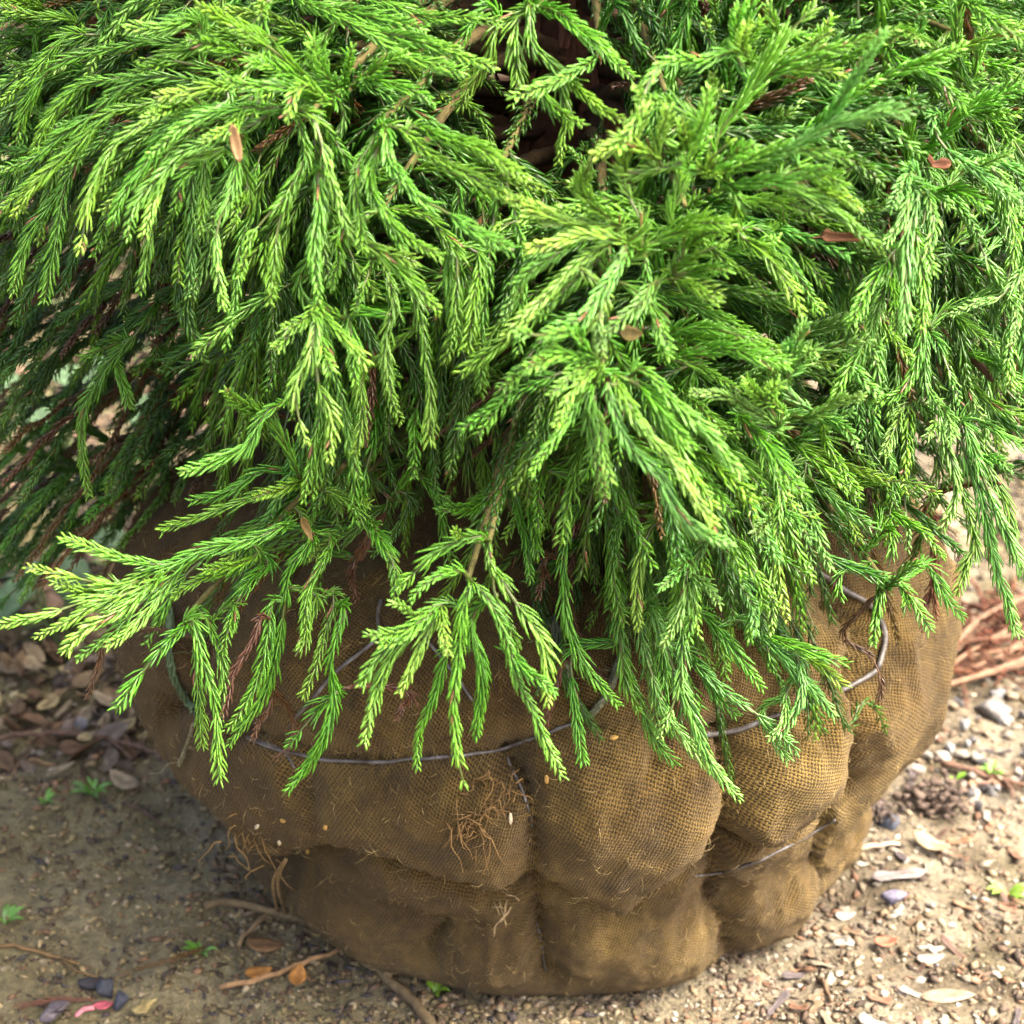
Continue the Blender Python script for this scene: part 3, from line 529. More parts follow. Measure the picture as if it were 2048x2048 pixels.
# measured courses of the shoots: view, colour, base depth Y, tip depth Y : points
SHOOTS = '''
1 n -.20 -.20:900,230 600,160 440,180 250,230 130,320 60,540
1 n -.22 -.23:880,280 640,250 400,290 270,350 180,460 125,580
1 n -.23 -.25:850,330 600,290 440,340 280,480 130,600 0,640
1 n -.24 -.27:800,350 560,400 420,430 250,590 120,720 50,820
1 b -.26 -.30:700,400 500,480 400,600 350,720 320,860 300,950
1 n -.26 -.30:860,380 640,480 540,620 450,760 415,905
1 b -.27 -.31:1000,450 760,560 600,680 510,780 480,905
1 b -.27 -.31:900,540 680,600 600,720 540,890
1 n -.20 -.23:300,560 260,700 220,850 165,1140
1 n -.19 -.22:330,520 250,640 130,850 45,1120
1 n -.20 -.21:260,590 130,690 0,800
1 d -.16 -.18:420,0 400,90 410,170
1 d -.16 -.18:650,0 640,80 650,160
1 b -.22 -.25:760,90 640,95 560,100 470,112
1 n -.17 -.19:420,120 240,140 120,280 0,390
1 n -.16 -.18:300,100 150,60 0,30
1 d -.15 -.17:240,240 120,250 20,245
1 b -.28 -.32:1090,420 1160,430 1190,520 1235,650 1320,850 1400,930 1570,990
1 n -.29 -.33:1190,640 1205,760 1200,900 1195,1030 1200,1150
1 n -.28 -.31:1140,600 1070,760 950,880 905,1050
1 n -.28 -.31:1150,620 1090,780 1050,960 1020,1150
1 b -.28 -.32:900,590 850,740 805,860 815,1000 845,1165
1 n -.26 -.29:785,500 770,620 765,780 750,900
1 n -.27 -.29:950,700 905,760 890,840
1 b -.29 -.35:1450,470 1470,600 1560,720 1700,800 1800,880 1940,945
1 b -.29 -.34:1500,480 1620,580 1800,680 1950,760
1 n -.29 -.34:1550,470 1700,520 1850,590 1990,680
1 n -.29 -.34:1420,560 1390,680 1450,820 1540,900 1665,970
1 n -.29 -.33:1340,640 1320,860 1430,940 1560,1060 1660,1180
1 n -.28 -.32:1380,560 1330,700 1360,860 1370,950
1 n -.28 -.31:1300,860 1270,980 1245,1090
1 n -.28 -.31:1400,960 1360,1080 1335,1180
1 n -.29 -.33:1440,980 1480,1150 1465,1250 1470,1480 1515,1600
1 n -.28 -.32:1520,1000 1580,1120 1610,1300 1620,1520 1620,1690
1 n -.28 -.31:1680,900 1700,1100 1740,1330
1 n -.28 -.31:1800,950 1780,1150 1760,1321
1 n -.28 -.31:1620,820 1700,960 1720,1160 1700,1300
1 b -.22 -.27:1120,0 1300,80 1450,180 1600,230 1755,275
1 b -.22 -.27:1250,30 1450,120 1640,195 1870,255
1 b -.21 -.25:1300,0 1450,10 1600,60 1750,70 1890,82
1 b -.22 -.25:1270,20 1450,60 1610,112
1 n -.23 -.26:1380,100 1500,180 1640,190 1730,190
1 b -.22 -.24:1000,0 990,30 985,60
1 n -.26 -.28:1370,310 1460,315 1560,345 1645,400
1 n -.25 -.27:1330,330 1430,250 1540,205
1 n -.25 -.28:1310,330 1320,250 1330,180
1 b -.25 -.29:1300,340 1230,270 1180,150
1 n -.26 -.29:1290,360 1180,330 1050,250 930,230
1 n -.26 -.29:1280,360 1150,300 1000,170 870,100
1 n -.27 -.30:1260,380 1120,330 950,330 820,280
1 b -.27 -.31:1250,390 1130,330 1080,450
1 b -.27 -.30:1100,400 960,400 830,440 700,480 560,590
1 b -.27 -.31:960,350 880,450 760,530
1 b -.25 -.29:900,300 760,340 580,370
1 b -.25 -.30:760,400 640,410 540,450
1 n -.24 -.27:1000,200 860,180 700,150
1 n -.24 -.27:1050,150 900,90 750,20
1 n -.25 -.28:820,540 840,580 700,650 660,800
1 n -.18 -.22:470,620 420,780 350,970
1 d -.12 -.12:700,1050 500,1050 350,1110 215,1225
1 d -.13 -.14:720,1060 600,1130 480,1230 350,1321
1 d -.22 -.24:760,940 730,1060 690,1180
2 n -.24 -.27:60,0 80,150 150,250 195,400 200,480 175,620
2 n -.24 -.26:30,60 25,200 0,400
2 n -.24 -.28:130,30 220,90 330,180 460,295
2 b -.26 -.31:340,190 250,250 150,310 0,370
2 n -.26 -.30:200,290 280,350 340,420 430,460
2 n -.26 -.29:110,330 180,430 270,470
2 d -.22 -.24:380,0 450,130 550,240
2 d -.20 -.22:610,20 580,130 540,220
2 d -.22 -.24:680,20 740,130 760,250
2 n -.22 -.23:-50,100 -90,220 -160,330 -200,420
2 n -.22 -.23:-70,0 -130,60 -200,180
2 n -.30 -.29:760,540 850,400 930,280 1030,140 1150,20
2 n -.29 -.30:900,310 1050,250 1200,190 1330,150
2 n -.28 -.29:950,285 1100,265 1270,285
2 n -.28 -.29:980,240 1100,190 1200,120
2 b -.28 -.30:860,240 840,120 860,20
2 b -.28 -.31:900,240 880,170 890,90
2 n -.27 -.28:1020,160 1000,90 960,10
2 b -.28 -.31:1120,240 1220,180 1350,140 1460,110
2 b -.30 -.35:720,230 610,240 530,310 480,430 390,570
2 b -.30 -.34:600,400 500,380 470,330
2 g -.32 -.37:1060,560 1130,510 1220,410 1300,280 1410,115
2 g -.32 -.36:820,640 1000,590 1100,540 1250,470 1380,415 1495,430
2 b -.32 -.35:800,660 950,600 1100,570 1290,612
2 b -.32 -.35:820,700 950,670 1070,660 1200,630
2 n -.32 -.35:800,720 950,690 1100,740 1200,790 1370,918
2 n -.31 -.33:850,740 1000,760 1100,790 1160,825
2 n -.32 -.34:1060,690 1200,740 1305,780
2 n -.32 -.34:1050,640 1190,665 1255,705
2 n -.34 -.33:480,860 430,740 385,640
2 n -.33 -.32:590,800 620,700 655,570
2 b -.33 -.34:440,660 455,520 500,400
2 b -.33 -.34:560,640 580,500 590,410
2 b -.33 -.34:650,620 700,500 740,330
2 n -.33 -.34:720,640 780,570 830,525
2 b -.33 -.35:780,620 850,570 915,550
2 n -.33 -.35:620,560 660,540 640,440
2 b -.33 -.35:560,600 500,560 430,520 300,590
2 n -.33 -.35:600,1000 700,960 800,920
2 n -.33 -.35:650,1040 750,1020 812,1020
2 n -.33 -.36:600,1040 700,1090 785,1140
2 n -.33 -.35:640,930 730,890 800,870
2 n -.33 -.35:600,880 700,840 830,850
2 b -.33 -.36:480,950 350,900 200,910 60,940
2 b -.32 -.34:420,850 300,860 150,830 -20,740
2 b -.32 -.35:380,840 280,730 300,600
2 n -.32 -.35:380,870 250,920 120,985 0,1080
2 b -.33 -.37:400,900 250,1010 140,1100 50,1180 -30,1270
2 g -.34 -.38:440,940 380,1060 280,1180 150,1250
2 g -.34 -.37:430,920 360,1080 330,1200 340,1330
2 g -.34 -.37:545,1060 480,1130 420,1200 350,1265
2 b -.34 -.36:520,1130 560,1230 605,1330
2 n -.33 -.35:320,960 200,1080 100,1210
2 n -.32 -.34:250,880 150,960 60,1040 20,1110
2 n -.29 -.32:860,860 950,940 1030,1060 1095,1185
2 n -.28 -.30:930,860 1050,980 1120,1090 1150,1180
2 n -.26 -.28:1000,880 1100,980 1190,1080
2 n -.27 -.30:700,1180 800,1210 915,1275
2 g -.27 -.30:1535,690 1490,760 1440,830 1405,935
2 g -.27 -.31:1540,710 1500,900 1490,1060 1480,1260
2 g -.27 -.30:1560,740 1580,850 1560,960 1600,1030
2 n -.27 -.31:1440,950 1340,1080 1275,1225
2 n -.27 -.31:1440,1000 1385,1140 1320,1290 1220,1500
2 n -.27 -.31:1430,1020 1460,1160 1440,1270
2 g -.27 -.30:1495,630 1450,720 1430,790
2 n -.27 -.30:1520,900 1560,1100 1540,1260
2 g -.24 -.27:1600,430 1640,560 1720,620 1820,700 1940,760
2 n -.24 -.27:1590,720 1680,720 1810,790
2 g -.24 -.27:1720,630 1800,600 1880,580
2 n -.22 -.25:1860,760 1890,900 1870,1060
2 n -.24 -.27:1420,190 1550,270 1640,350 1725,425
2 b -.22 -.27:1690,0 1820,80 1950,180
2 b -.23 -.27:1440,140 1500,130 1555,160
2 n -.22 -.22:1740,330 1755,220 1780,100
2 n -.22 -.23:1500,640 1505,480 1510,330
2 n -.22 -.24:1560,560 1700,430 1930,330
2 n -.21 -.23:1600,200 1750,160 1930,90
2 d -.20 -.21:1650,420 1800,380 1930,300
2 g -.23 -.25:1800,620 1870,720 1930,800
2 g -.23 -.27:1930,1000 1850,1120 1750,1150 1650,1190
2 g -.23 -.26:1860,1110 1900,1200 1890,1305
2 n -.22 -.24:1640,1180 1740,1250 1830,1310
3 n -.15 -.17:560,60 480,160 380,270 320,420 300,540 335,740
3 n -.15 -.17:475,150 380,190 300,222
3 n -.15 -.17:425,210 450,290 490,400
3 d -.08 -.10:350,50 250,120 150,220 30,380
3 d .02 -.02:550,600 400,530 240,480 60,465
3 d .02 -.02:545,625 350,630 160,590 0,520
3 d .02 -.03:560,640 400,660 200,640 -40,700
3 d .01 -.03:450,660 250,700 120,760 20,880
3 d .01 -.02:550,740 460,830 380,925
3 d .01 -.02:380,760 250,870 100,950 0,1040
3 d .01 -.02:300,870 150,1000 -20,1180
3 d .03 .01:420,540 300,470 110,375
3 d .03 .01:300,640 150,500 0,480
3 b -.31 -.33:1190,20 1140,80 1070,112
3 b -.31 -.33:1175,70 1100,140 1040,182
3 b -.32 -.345:1185,60 1150,220 1115,350 1155,548
3 b -.32 -.345:1180,200 1230,330 1265,420 1240,612
3 b -.31 -.34:1195,80 1220,200 1248,268
3 b -.31 -.34:1210,30 1290,140 1370,230 1392,305
3 n -.30 -.32:1300,60 1330,200 1340,320
3 n -.29 -.31:1350,300 1370,450 1340,590
3 n -.28 -.31:1000,440 900,390 848,338
3 b -.28 -.32:1080,380 1010,430 950,560 830,605 680,652
3 n -.24 -.27:1380,640 1200,650 1000,650 900,700 715,762
3 n -.27 -.30:1100,700 900,760 750,820 605,872
3 n -.27 -.30:1180,660 1050,720 955,748
3 n -.26 -.28:1130,800 1165,900 1150,990
3 b -.27 -.30:1240,720 1340,770 1420,870 1480,980 1500,1095
3 n -.26 -.28:1250,735 1320,750 1395,770
3 n -.25 -.27:1560,640 1640,710 1692,762
3 n -.26 -.29:1930,700 1800,770 1655,797
3 d -.25 -.27:1480,760 1400,800 1330,870 1250,960
3 d -.25 -.27:1560,760 1480,900 1400,960
3 n -.26 -.29:1000,860 900,930 800,1020
3 b -.29 -.33:1100,840 940,910 780,940 620,1005 500,980 380,950 232,898
3 b -.31 -.34:620,1008 450,1070 300,1050 102,1010
3 b -.31 -.34:440,1095 320,1110 200,1062
3 b -.32 -.35:520,1060 300,1150 150,1190 5,1222
3 b -.32 -.35:560,1080 420,1120 280,1200 132,1275
3 b -.32 -.35:600,1050 450,1160 330,1240 240,1330
3 b -.31 -.34:620,1060 500,1180 400,1280 285,1360
3 b -.31 -.34:640,1060 560,1170 480,1250 400,1310
3 n -.29 -.32:985,960 900,1000 768,1022
3 n -.28 -.31:1180,900 1100,1020 1080,1140 1060,1310 1000,1480 865,1680
3 n -.27 -.30:1020,980 950,1050 900,1130 870,1240
3 n -.28 -.31:1250,890 1180,1060 1150,1250
3 n -.28 -.31:900,1000 760,1050 650,1120
5 n -.30 -.33:700,80 600,180 520,300 438,412
5 b -.30 -.33:720,60 750,200 800,380 820,500 830,678
5 n -.29 -.31:740,150 760,350 765,555
5 n -.29 -.32:785,60 850,230 840,420
5 n -.29 -.31:880,0 850,120 840,200
5 n -.29 -.32:1025,0 1010,150 920,400 845,500
5 n -.29 -.32:1200,-20 1160,130 1098,242
5 n -.29 -.32:1270,-20 1220,200 1140,370
5 n -.30 -.33:1300,20 1260,250 1270,420 1200,580 1065,742
5 n -.29 -.31:1260,350 1170,450 1088,552
5 r -.30 -.32:985,60 960,140 910,240 840,440
5 x -.29 -.31:1020,380 980,450 952,535
5 x -.26 -.27:425,120 370,260 325,375
5 x -.27 -.29:1545,340 1520,400 1478,480
5 x -.28 -.29:1110,480 1070,580 1030,600
E n -.35 -.36:940,70 760,120 580,220 440,330 340,450
E n -.30 -.33:160,20 220,120 300,260 335,400 310,500
E b -.36 -.38:780,310 600,350 480,450 420,540
E b -.36 -.39:650,540 500,630 370,570 255,538
E b -.36 -.39:640,560 450,680 300,750 122,775
E b -.36 -.39:560,640 380,760 200,840
E b -.36 -.38:480,680 300,850 170,1000 72,1135
E b -.36 -.38:520,700 350,860 240,1080 160,1300 95,1540
E b -.36 -.38:590,640 500,800 430,970 345,1185
E b -.36 -.39:640,560 640,720 692,915
E b -.36 -.38:860,400 800,560 780,800 750,1100 740,1400 760,1600 805,1835
E n -.34 -.35:720,860 640,1050 560,1300 490,1500 465,1720
E n -.34 -.35:900,600 860,750 890,1000 910,1250 888,1498
E b -.36 -.38:880,410 980,560 1060,720 1150,950 1240,1200 1330,1440 1420,1620 1495,1775
E b -.36 -.385:1100,850 1250,1000 1350,1080 1445,1182
E b -.35 -.38:980,260 1080,370 1190,530 1320,760 1380,950 1390,1275
E n -.345 -.36:1010,360 1050,550 1120,700 1180,870
E n -.34 -.36:900,80 820,100 740,50
4 b -.36 -.40:320,220 200,140 15,120
4 b -.36 -.40:300,200 180,210 50,262
4 b -.36 -.39:300,230 220,280 140,365
4 b -.36 -.39:330,250 250,330 160,480
4 n -.36 -.39:270,350 180,520 70,652
4 n -.36 -.385:290,380 300,560 355,745
4 b -.36 -.39:310,330 330,540 375,690
4 g -.37 -.41:360,300 400,420 480,600 600,760 720,870 832,932
4 b -.37 -.41:400,320 470,440 550,560 660,680 765,860
4 b -.36 -.40:480,260 600,360 720,500 872,668
4 n -.36 -.39:450,300 540,400 620,500 690,560
4 n -.35 -.37:620,510 700,680 770,790
4 b -.35 -.365:355,-20 325,100 335,210
4 b -.32 -.33:510,20 545,120 592,218
4 n -.30 -.32:560,150 750,110 910,150
4 n -.31 -.34:600,220 800,200 950,225 1045,245
4 n -.31 -.34:560,210 700,270 860,345
4 n -.30 -.32:640,180 800,160 1000,190
4 g -.31 -.33:1030,330 1070,220 1102,85
4 g -.31 -.33:1060,270 1045,165
4 g -.31 -.33:1075,240 1145,190
4 b -.32 -.35:1020,420 940,350 880,300
4 b -.32 -.35:1030,430 980,350 1010,320
4 g -.32 -.35:1010,480 900,410 800,370 655,350
4 g -.31 -.34:1120,430 1200,400 1330,360
4 n -.31 -.35:850,420 960,560 1030,660 1105,732
4 n -.30 -.33:950,540 1000,680 1000,800 985,975
4 g -.31 -.34:1010,770 1080,840 1130,905
4 g -.31 -.34:1000,820 960,850 915,885
4 g -.28 -.31:1150,440 1250,500 1310,565
4 n -.27 -.29:1180,560 1250,640 1310,730
4 n -.28 -.31:140,620 110,760 98,860
4 n -.28 -.32:300,720 240,800 200,950 195,1130 220,1230 290,1400 405,1535
4 b -.29 -.32:550,820 480,920 468,1080 475,1245
4 n -.28 -.31:430,700 400,900 388,1050 425,1225
4 n -.27 -.30:60,720 85,880 110,1000
4 x -.28 -.30:125,960 120,1050 95,1130
4 n -.27 -.30:20,720 40,900 70,1070
4 n -.27 -.30:700,860 660,1000 600,1180
4 g -.31 -.34:660,960 610,1040 555,1088
4 g -.31 -.34:650,990 660,1100 620,1210 565,1310
4 g -.31 -.34:680,1000 740,1080 785,1152
4 g -.29 -.32:860,1050 900,1150 920,1265
4 d -.26 -.28:980,860 1150,940 1300,1010 1405,1055
4 d -.28 -.29:1400,1055 1490,1005 1585,988
4 n -.22 -.25:1080,690 1300,680 1500,690 1610,735
4 n -.22 -.25:1400,780 1530,860 1625,970
4 n -.24 -.26:1420,860 1430,950 1410,1040
4 n -.23 -.25:1200,700 1260,800 1310,915
4 n -.24 -.27:1560,60 1540,200 1480,320 1370,395
4 g -.24 -.27:1580,120 1650,260 1690,400
4 n -.24 -.27:1400,-20 1430,120 1500,220
4 g -.24 -.28:1600,400 1640,560 1680,720 1620,865
4 g -.22 -.25:1700,450 1780,650 1850,850 1935,1045
4 g -.22 -.25:1680,500 1760,700 1800,900 1850,1100 1905,1262
4 n -.20 -.22:1750,500 1840,680 1890,830 1900,985
4 g -.21 -.24:1740,560 1820,590 1885,640
4 n -.19 -.21:1700,200 1830,240 1935,340
4 n -.19 -.21:1690,280 1800,380 1940,450
4 g -.20 -.22:1720,440 1850,500 1940,560
4 g -.24 -.27:1480,400 1430,480 1405,590
4 g -.24 -.28:1540,380 1590,440 1560,520
4 g -.24 -.28:1560,330 1640,430 1660,530
4 n -.20 -.22:1745,920 1705,1000 1680,1112
4 g -.25 -.28:1440,1050 1500,1130 1582,1248
4 n -.25 -.27:1460,1060 1475,1200
4 n -.26 -.28:1385,1090 1360,1310
4 n -.22 -.24:1570,1000 1640,1130 1705,1202
4 n -.25 -.26:1250,1020 1240,1170
4 r -.17 -.17:1560,750 1590,900 1585,1050 1600,1210
4 r -.16 -.17:1600,840 1600,1000 1560,1150 1550,1250
4 x -.14 -.15:1640,860 1680,930 1700,1030
6 n -.28 -.31:230,200 240,400 268,615
6 g -.30 -.33:540,20 600,240 680,460 770,640 858,752
6 g -.30 -.33:640,60 640,220 600,400 555,525
6 n -.28 -.30:400,120 450,280 540,520 645,645
6 n -.28 -.30:640,180 760,340 850,440
6 g -.29 -.31:700,250 900,420 1000,500 1075,572
6 g -.29 -.32:1040,330 1045,420 965,530
6 g -.29 -.31:1080,220 1060,430 1005,510
6 g -.28 -.30:880,80 1100,300 1228,455
6 n -.28 -.30:940,130 1150,200 1272,242
6 n -.28 -.30:980,170 1150,250 1250,325
6 n -.28 -.30:700,40 850,200 950,340
6 n -.28 -.30:555,60 560,300 595,510
6 g -.29 -.31:940,400 1000,540 1042,605
6 n -.28 -.30:420,-40 400,100 420,300 480,420
6 g -.29 -.31:480,100 520,260 640,520 760,640
1 n -.10 -.13:140,100 60,60 -30,110
1 n -.10 -.14:200,40 90,10 -20,20
1 d -.08 -.11:160,180 70,160 -20,210
1 d -.08 -.12:180,300 90,330 -10,420
1 d -.08 -.12:160,420 70,500 -20,560
1 n -.10 -.13:120,480 40,640 -10,760
1 d -.06 -.10:200,760 110,880 -10,1010
3 o -.04 -.07:560,280 490,390 430,530
3 o -.04 -.07:620,310 550,440 500,580
3 o -.03 -.06:540,250 430,370 340,440
3 o -.06 -.08:660,330 600,430 560,510
3 x -.08 -.11:900,80 850,230 760,400
3 x -.08 -.10:880,140 870,230 850,310
3 o -.10 -.12:1100,-40 980,20 880,60
3 o -.10 -.12:1120,-10 1000,60 930,110
3 x -.10 -.12:470,-40 420,40 360,120
3 x -.20 -.22:1700,150 1650,280 1620,380
3 r -.22 -.24:1790,340 1780,400 1760,490
3 x -.22 -.24:1760,640 1720,700 1680,740
3 x -.24 -.26:1350,980 1330,1060 1350,1130
3 o -.2 -.22:840,1080 830,1130 845,1170
6 x -.26 -.27:1240,130 1340,200 1390,310 1380,390
6 r -.27 -.28:200,230 150,400 120,500
'''
HUBS = [(689, 188, -.24), (770, 235, -.27), (610, 235, -.25), (575, -20, -.20), (700, 10, -.20), (460, 200, -.20), (1290, 515, -.31), (1370, 410, -.31), (1440, 330, -.30), (1205, 745, -.34), (1220, 560, -.33),
        (978, 1082, -.345), (935, 1160, -.355), (505, 1085, -.29), (640, 980, -.27), (371, 1235, -.29), (735, 945, -.24), (1835, 365, -.25), (1850, 670, -.23), (1880, 860, -.21), (300, 935, .03), (150, 1000, .03),
        (1560, 850, -.29), (1600, 990, -.27), (1760, 1150, -.25), (1075, 20, -.21), (1200, 110, -.23), (1330, 180, -.25), (1900, 60, -.2), (1000, 900, -.25), (1230, 1120, -.26), (1430, 1060, -.29), (330, 640, -.12),
        (150, 300, -.16), (180, 80, -.14), (1080, 900, -.26), (1800, 250, -.21), (1400, 720, -.29), (1000, 330, -.25), (870, 640, -.27), (760, 420, -.27), (2000, 560, -.20)]

def keep_out(X, m=.006):
    """push a course out of the root ball"""
    X = X.copy(); r = np.hypot(X[:, 0], X[:, 1]); R = np.where((X[:, 2] > -.02) & (X[:, 2] < .335), baseR(X[:, 2]), 0) + .010 + m
    k = r < R; X[k, :2] *= (R[k] / np.maximum(r[k], .02))[:, None]; X[:, 2] = np.maximum(X[:, 2], .012); return X

branch_pts = []; branch_objs = []
for hi_, (px, py, Y) in enumerate(HUBS):
    h = at(px, py, Y); z0 = float(np.clip(h[2] - .02 + rng.uniform(-.02, .03), .36, 1.0)); x0, y0 = trunk_xy(z0)
    az = math.atan2(h[1] - y0, h[0] - x0); b = np.array([x0 + math.cos(az) * trunk_r(z0) * .8, y0 + math.sin(az) * trunk_r(z0) * .8, z0])
    L = np.linalg.norm(h - b); mid = (b + h) / 2 + np.array([0, 0, .10 * L + max(0, (z0 - h[2])) * .35])
    X, _ = spline([b, mid, h], .008); X = keep_out(X, .002)
    a = Acc(); f = np.linspace(0, 1, len(X))[:, None]
    tube(a, X, np.linspace(.0060, .0012, len(X)), np.array((.11, .055, .030)) * (1 - f) + np.array((.12, .11, .03)) * f, 6, .1)
    o = obj('branch', a.mesh('branch'), M_BARK, TREE); branch_objs.append(o); branch_pts.append(X)

traced = []
for line in SHOOTS.strip().split('\n'):
    hd, ps = line.split(':'); v, pal, y0, y1 = hd.split(); ox, oy, k = VT[v]; y0, y1 = float(y0), float(y1)
    P = np.array(pl(ps)); P = np.stack([ox + P[:, 0] * k, oy + P[:, 1] * k], 1)
    s = np.concatenate([[0], np.cumsum(np.linalg.norm(np.diff(P, axis=0), axis=1))]); s /= s[-1]
    Q = np.array([at(p[0], p[1], y0 + (y1 - y0) * u ** .8) for p, u in zip(P, s)])
    traced.append(dict(pal=pal, P=P, Q=keep_out(Q), y0=y0, y1=y1, v=v))
# each shoot grows from the nearest wood or from an earlier shoot
allb = np.concatenate(branch_pts); owner = np.concatenate([np.full(len(X), i) for i, X in enumerate(branch_pts)])
inner = [X[len(X) // 3:] for X in branch_pts]; allb = np.concatenate(inner); owner = np.concatenate([np.full(len(X), i) for i, X in enumerate(inner)])
node_p = [p for p in allb]; node_o = list(owner)
order = sorted(range(len(traced)), key=lambda i: np.linalg.norm(allb - traced[i]['Q'][0], axis=1).min())
tri = 0
for i in order:
    t = traced[i]; NP = np.array(node_p); d = np.linalg.norm(NP - t['Q'][0], axis=1); k = int(np.argmin(d)); bo = node_o[k]; t['owner'] = bo
    Q = t['Q']
    if d[k] > .004:
        link = NP[k]; mid = (link + Q[0]) / 2 + np.array([0, 0, .08 * d[k]]); Q = np.vstack([link, mid, Q]) if d[k] > .02 else np.vstack([link, Q])
    Q = keep_out(Q); X, _ = spline(Q, .006)
    for p in X[: int(len(X) * .5)]: node_p.append(p); node_o.append(bo)
    a = Acc(); dead = t['pal'] in 'xro'
    shoot_geo(a, Q, t['pal'], 1.0 if not dead else .75, True, rng.uniform(.80, .98) * (.9 if dead else 1))
    if not a.V: continue
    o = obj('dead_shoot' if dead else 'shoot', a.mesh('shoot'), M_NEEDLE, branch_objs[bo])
    if dead: o['label'] = 'dry rusty brown shoot'

# --- the foliage behind: short of counting, follows the lie of the shoots in front
pxs = []; dirs = []; ys = []
for t in traced:
    if t['pal'] in 'xro': continue
    P = t['P']
    for j in range(len(P) - 1):
        for u in (.25, .75):
            pxs.append(P[j] * (1 - u) + P[j + 1] * u); d = P[j + 1] - P[j]; dirs.append(d / np.linalg.norm(d)); ys.append(t['y0'] + (t['y1'] - t['y0']) * (j + u) / (len(P) - 1))
pxs = np.array(pxs); dirs = np.array(dirs); ys = np.array(ys)
def poly_in(p, poly):
    x, y = p; c = False; n = len(poly)
    for i in range(n):
        (x1, y1), (x2, y2) = poly[i], poly[i - 1]
        if (y1 > y) != (y2 > y) and x < (x2 - x1) * (y - y1) / (y2 - y1) + x1: c = not c
    return c
MASK = pl('-80,-120 2130,-120 2130,900 2000,1000 1930,1040 1860,930 1800,1080 1700,1110 1600,1240 1500,1350 1420,1420 1330,1320 1220,1230 1140,1180 1080,1080 960,1000 840,1010 740,1080 620,1180 500,1150 400,1160 380,1040 430,930 520,860 450,780 400,640 300,560 180,480 60,520 -80,420')
GAPS = [(pl('960,0 1060,0 1100,60 1260,90 1280,200 1180,240 1080,330 1000,330 960,200'), .85), (pl('300,560 440,500 560,620 540,820 380,860 280,760'), .6), (pl('1660,950 1800,950 1800,1150 1640,1150'), .6), (pl('440,830 700,830 660,900 430,920'), .5), (pl('0,540 300,560 330,900 0,900'), .9)]
fill_hi = Acc(); cnt = 0
for X in branch_pts:
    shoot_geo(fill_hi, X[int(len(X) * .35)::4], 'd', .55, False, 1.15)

def free(p):
    for g, pr in GAPS:
        if poly_in(p, g) and rng.random() < pr: return False
    return True
tries = 0
while cnt < 1320 and tries < 14000:
    tries += 1
    p = np.array([rng.uniform(-60, 2110), rng.uniform(-100, 1400)]) if tries % 3 else np.array([[rng.uniform(1350, 2110), rng.uniform(-100, 1100)], [rng.uniform(1150, 1820), rng.uniform(850, 1360)], [rng.uniform(-60, 600), rng.uniform(-100, 620)]][(tries // 3) % 3])
    if not poly_in(p, MASK) or not free(p): continue
    d2 = ((pxs - p) ** 2).sum(1); wgt = np.exp(-d2 / (2 * 70 ** 2)) + 1e-9; dv = (dirs * wgt[:, None]).sum(0); dv /= np.linalg.norm(dv) + 1e-9
    Yl = (ys * wgt).sum() / wgt.sum(); lay = rng.uniform(.045, .18)
    ang = rng.normal(0, .38); dv = np.array([dv[0] * math.cos(ang) - dv[1] * math.sin(ang), dv[0] * math.sin(ang) + dv[1] * math.cos(ang)])
    L = rng.uniform(170, 400); n = 5; u = np.linspace(-.5, .5, n)
    sag = np.array([0, 1.]) * L * .16; cur = rng.normal(0, .06) * L
    pts = p + np.outer(u, dv) * L + np.outer((u + .5) ** 2, sag) + np.outer(1 - 4 * u ** 2, np.array([-dv[1], dv[0]])) * cur
    if any(poly_in(q, g) for q in pts for g, pr in GAPS[:1]) and rng.random() < .93: continue
    if not poly_in(pts[-1], MASK) and rng.random() < .75: continue
    Q = np.array([at(q[0], q[1], Yl + lay + .02 - .05 * k / (n - 1)) for k, q in enumerate(pts)])
    # root the shoot towards the wood behind it
    dd = np.linalg.norm(allb - Q[0], axis=1); k = int(np.argmin(dd)); bk = allb[k]
    if dd[k] > .012: Q = np.vstack([Q[0] + (bk - Q[0]) * min(1, .05 / dd[k]), Q])
    pal = rng.choice(['n', 'b', 'd', 'g', 'x'], p=[.46, .26, .17, .09, .02]) if lay < .07 else rng.choice(['n', 'd', 'x', 'o'], p=[.26, .60, .07, .07])  # deep layers take dark old needles; crown interior shade is put into this colour too
    if p[0] > 1500 and pal == 'n' and rng.random() < .5: pal = 'g'
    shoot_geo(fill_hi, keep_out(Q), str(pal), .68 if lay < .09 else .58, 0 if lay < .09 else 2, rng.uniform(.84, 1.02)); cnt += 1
LB = pl('-60,430 200,440 330,540 520,600 560,820 460,900 360,960 250,1050 60,1090 -60,1120')
k_ = 0
while k_ < 200:
    p = np.array([rng.uniform(-60, 560), rng.uniform(430, 1120)])
    if not poly_in(p, LB): continue
    e = np.array([-1, rng.uniform(.25, 1.6)]); e /= np.linalg.norm(e); L = rng.uniform(160, 330); u = np.linspace(-.5, .5, 5); Y = rng.uniform(-.04, .20)
    pts = p + np.outer(u, e) * L + np.outer((u + .5) ** 2, [0, 1.]) * L * .15
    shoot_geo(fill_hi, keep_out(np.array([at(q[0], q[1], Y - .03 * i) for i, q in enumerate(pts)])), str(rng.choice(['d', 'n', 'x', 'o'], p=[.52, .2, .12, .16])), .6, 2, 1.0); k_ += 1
tag(obj('foliage', fill_hi.mesh('foliage'), M_NEEDLE, TREE), kind='stuff')

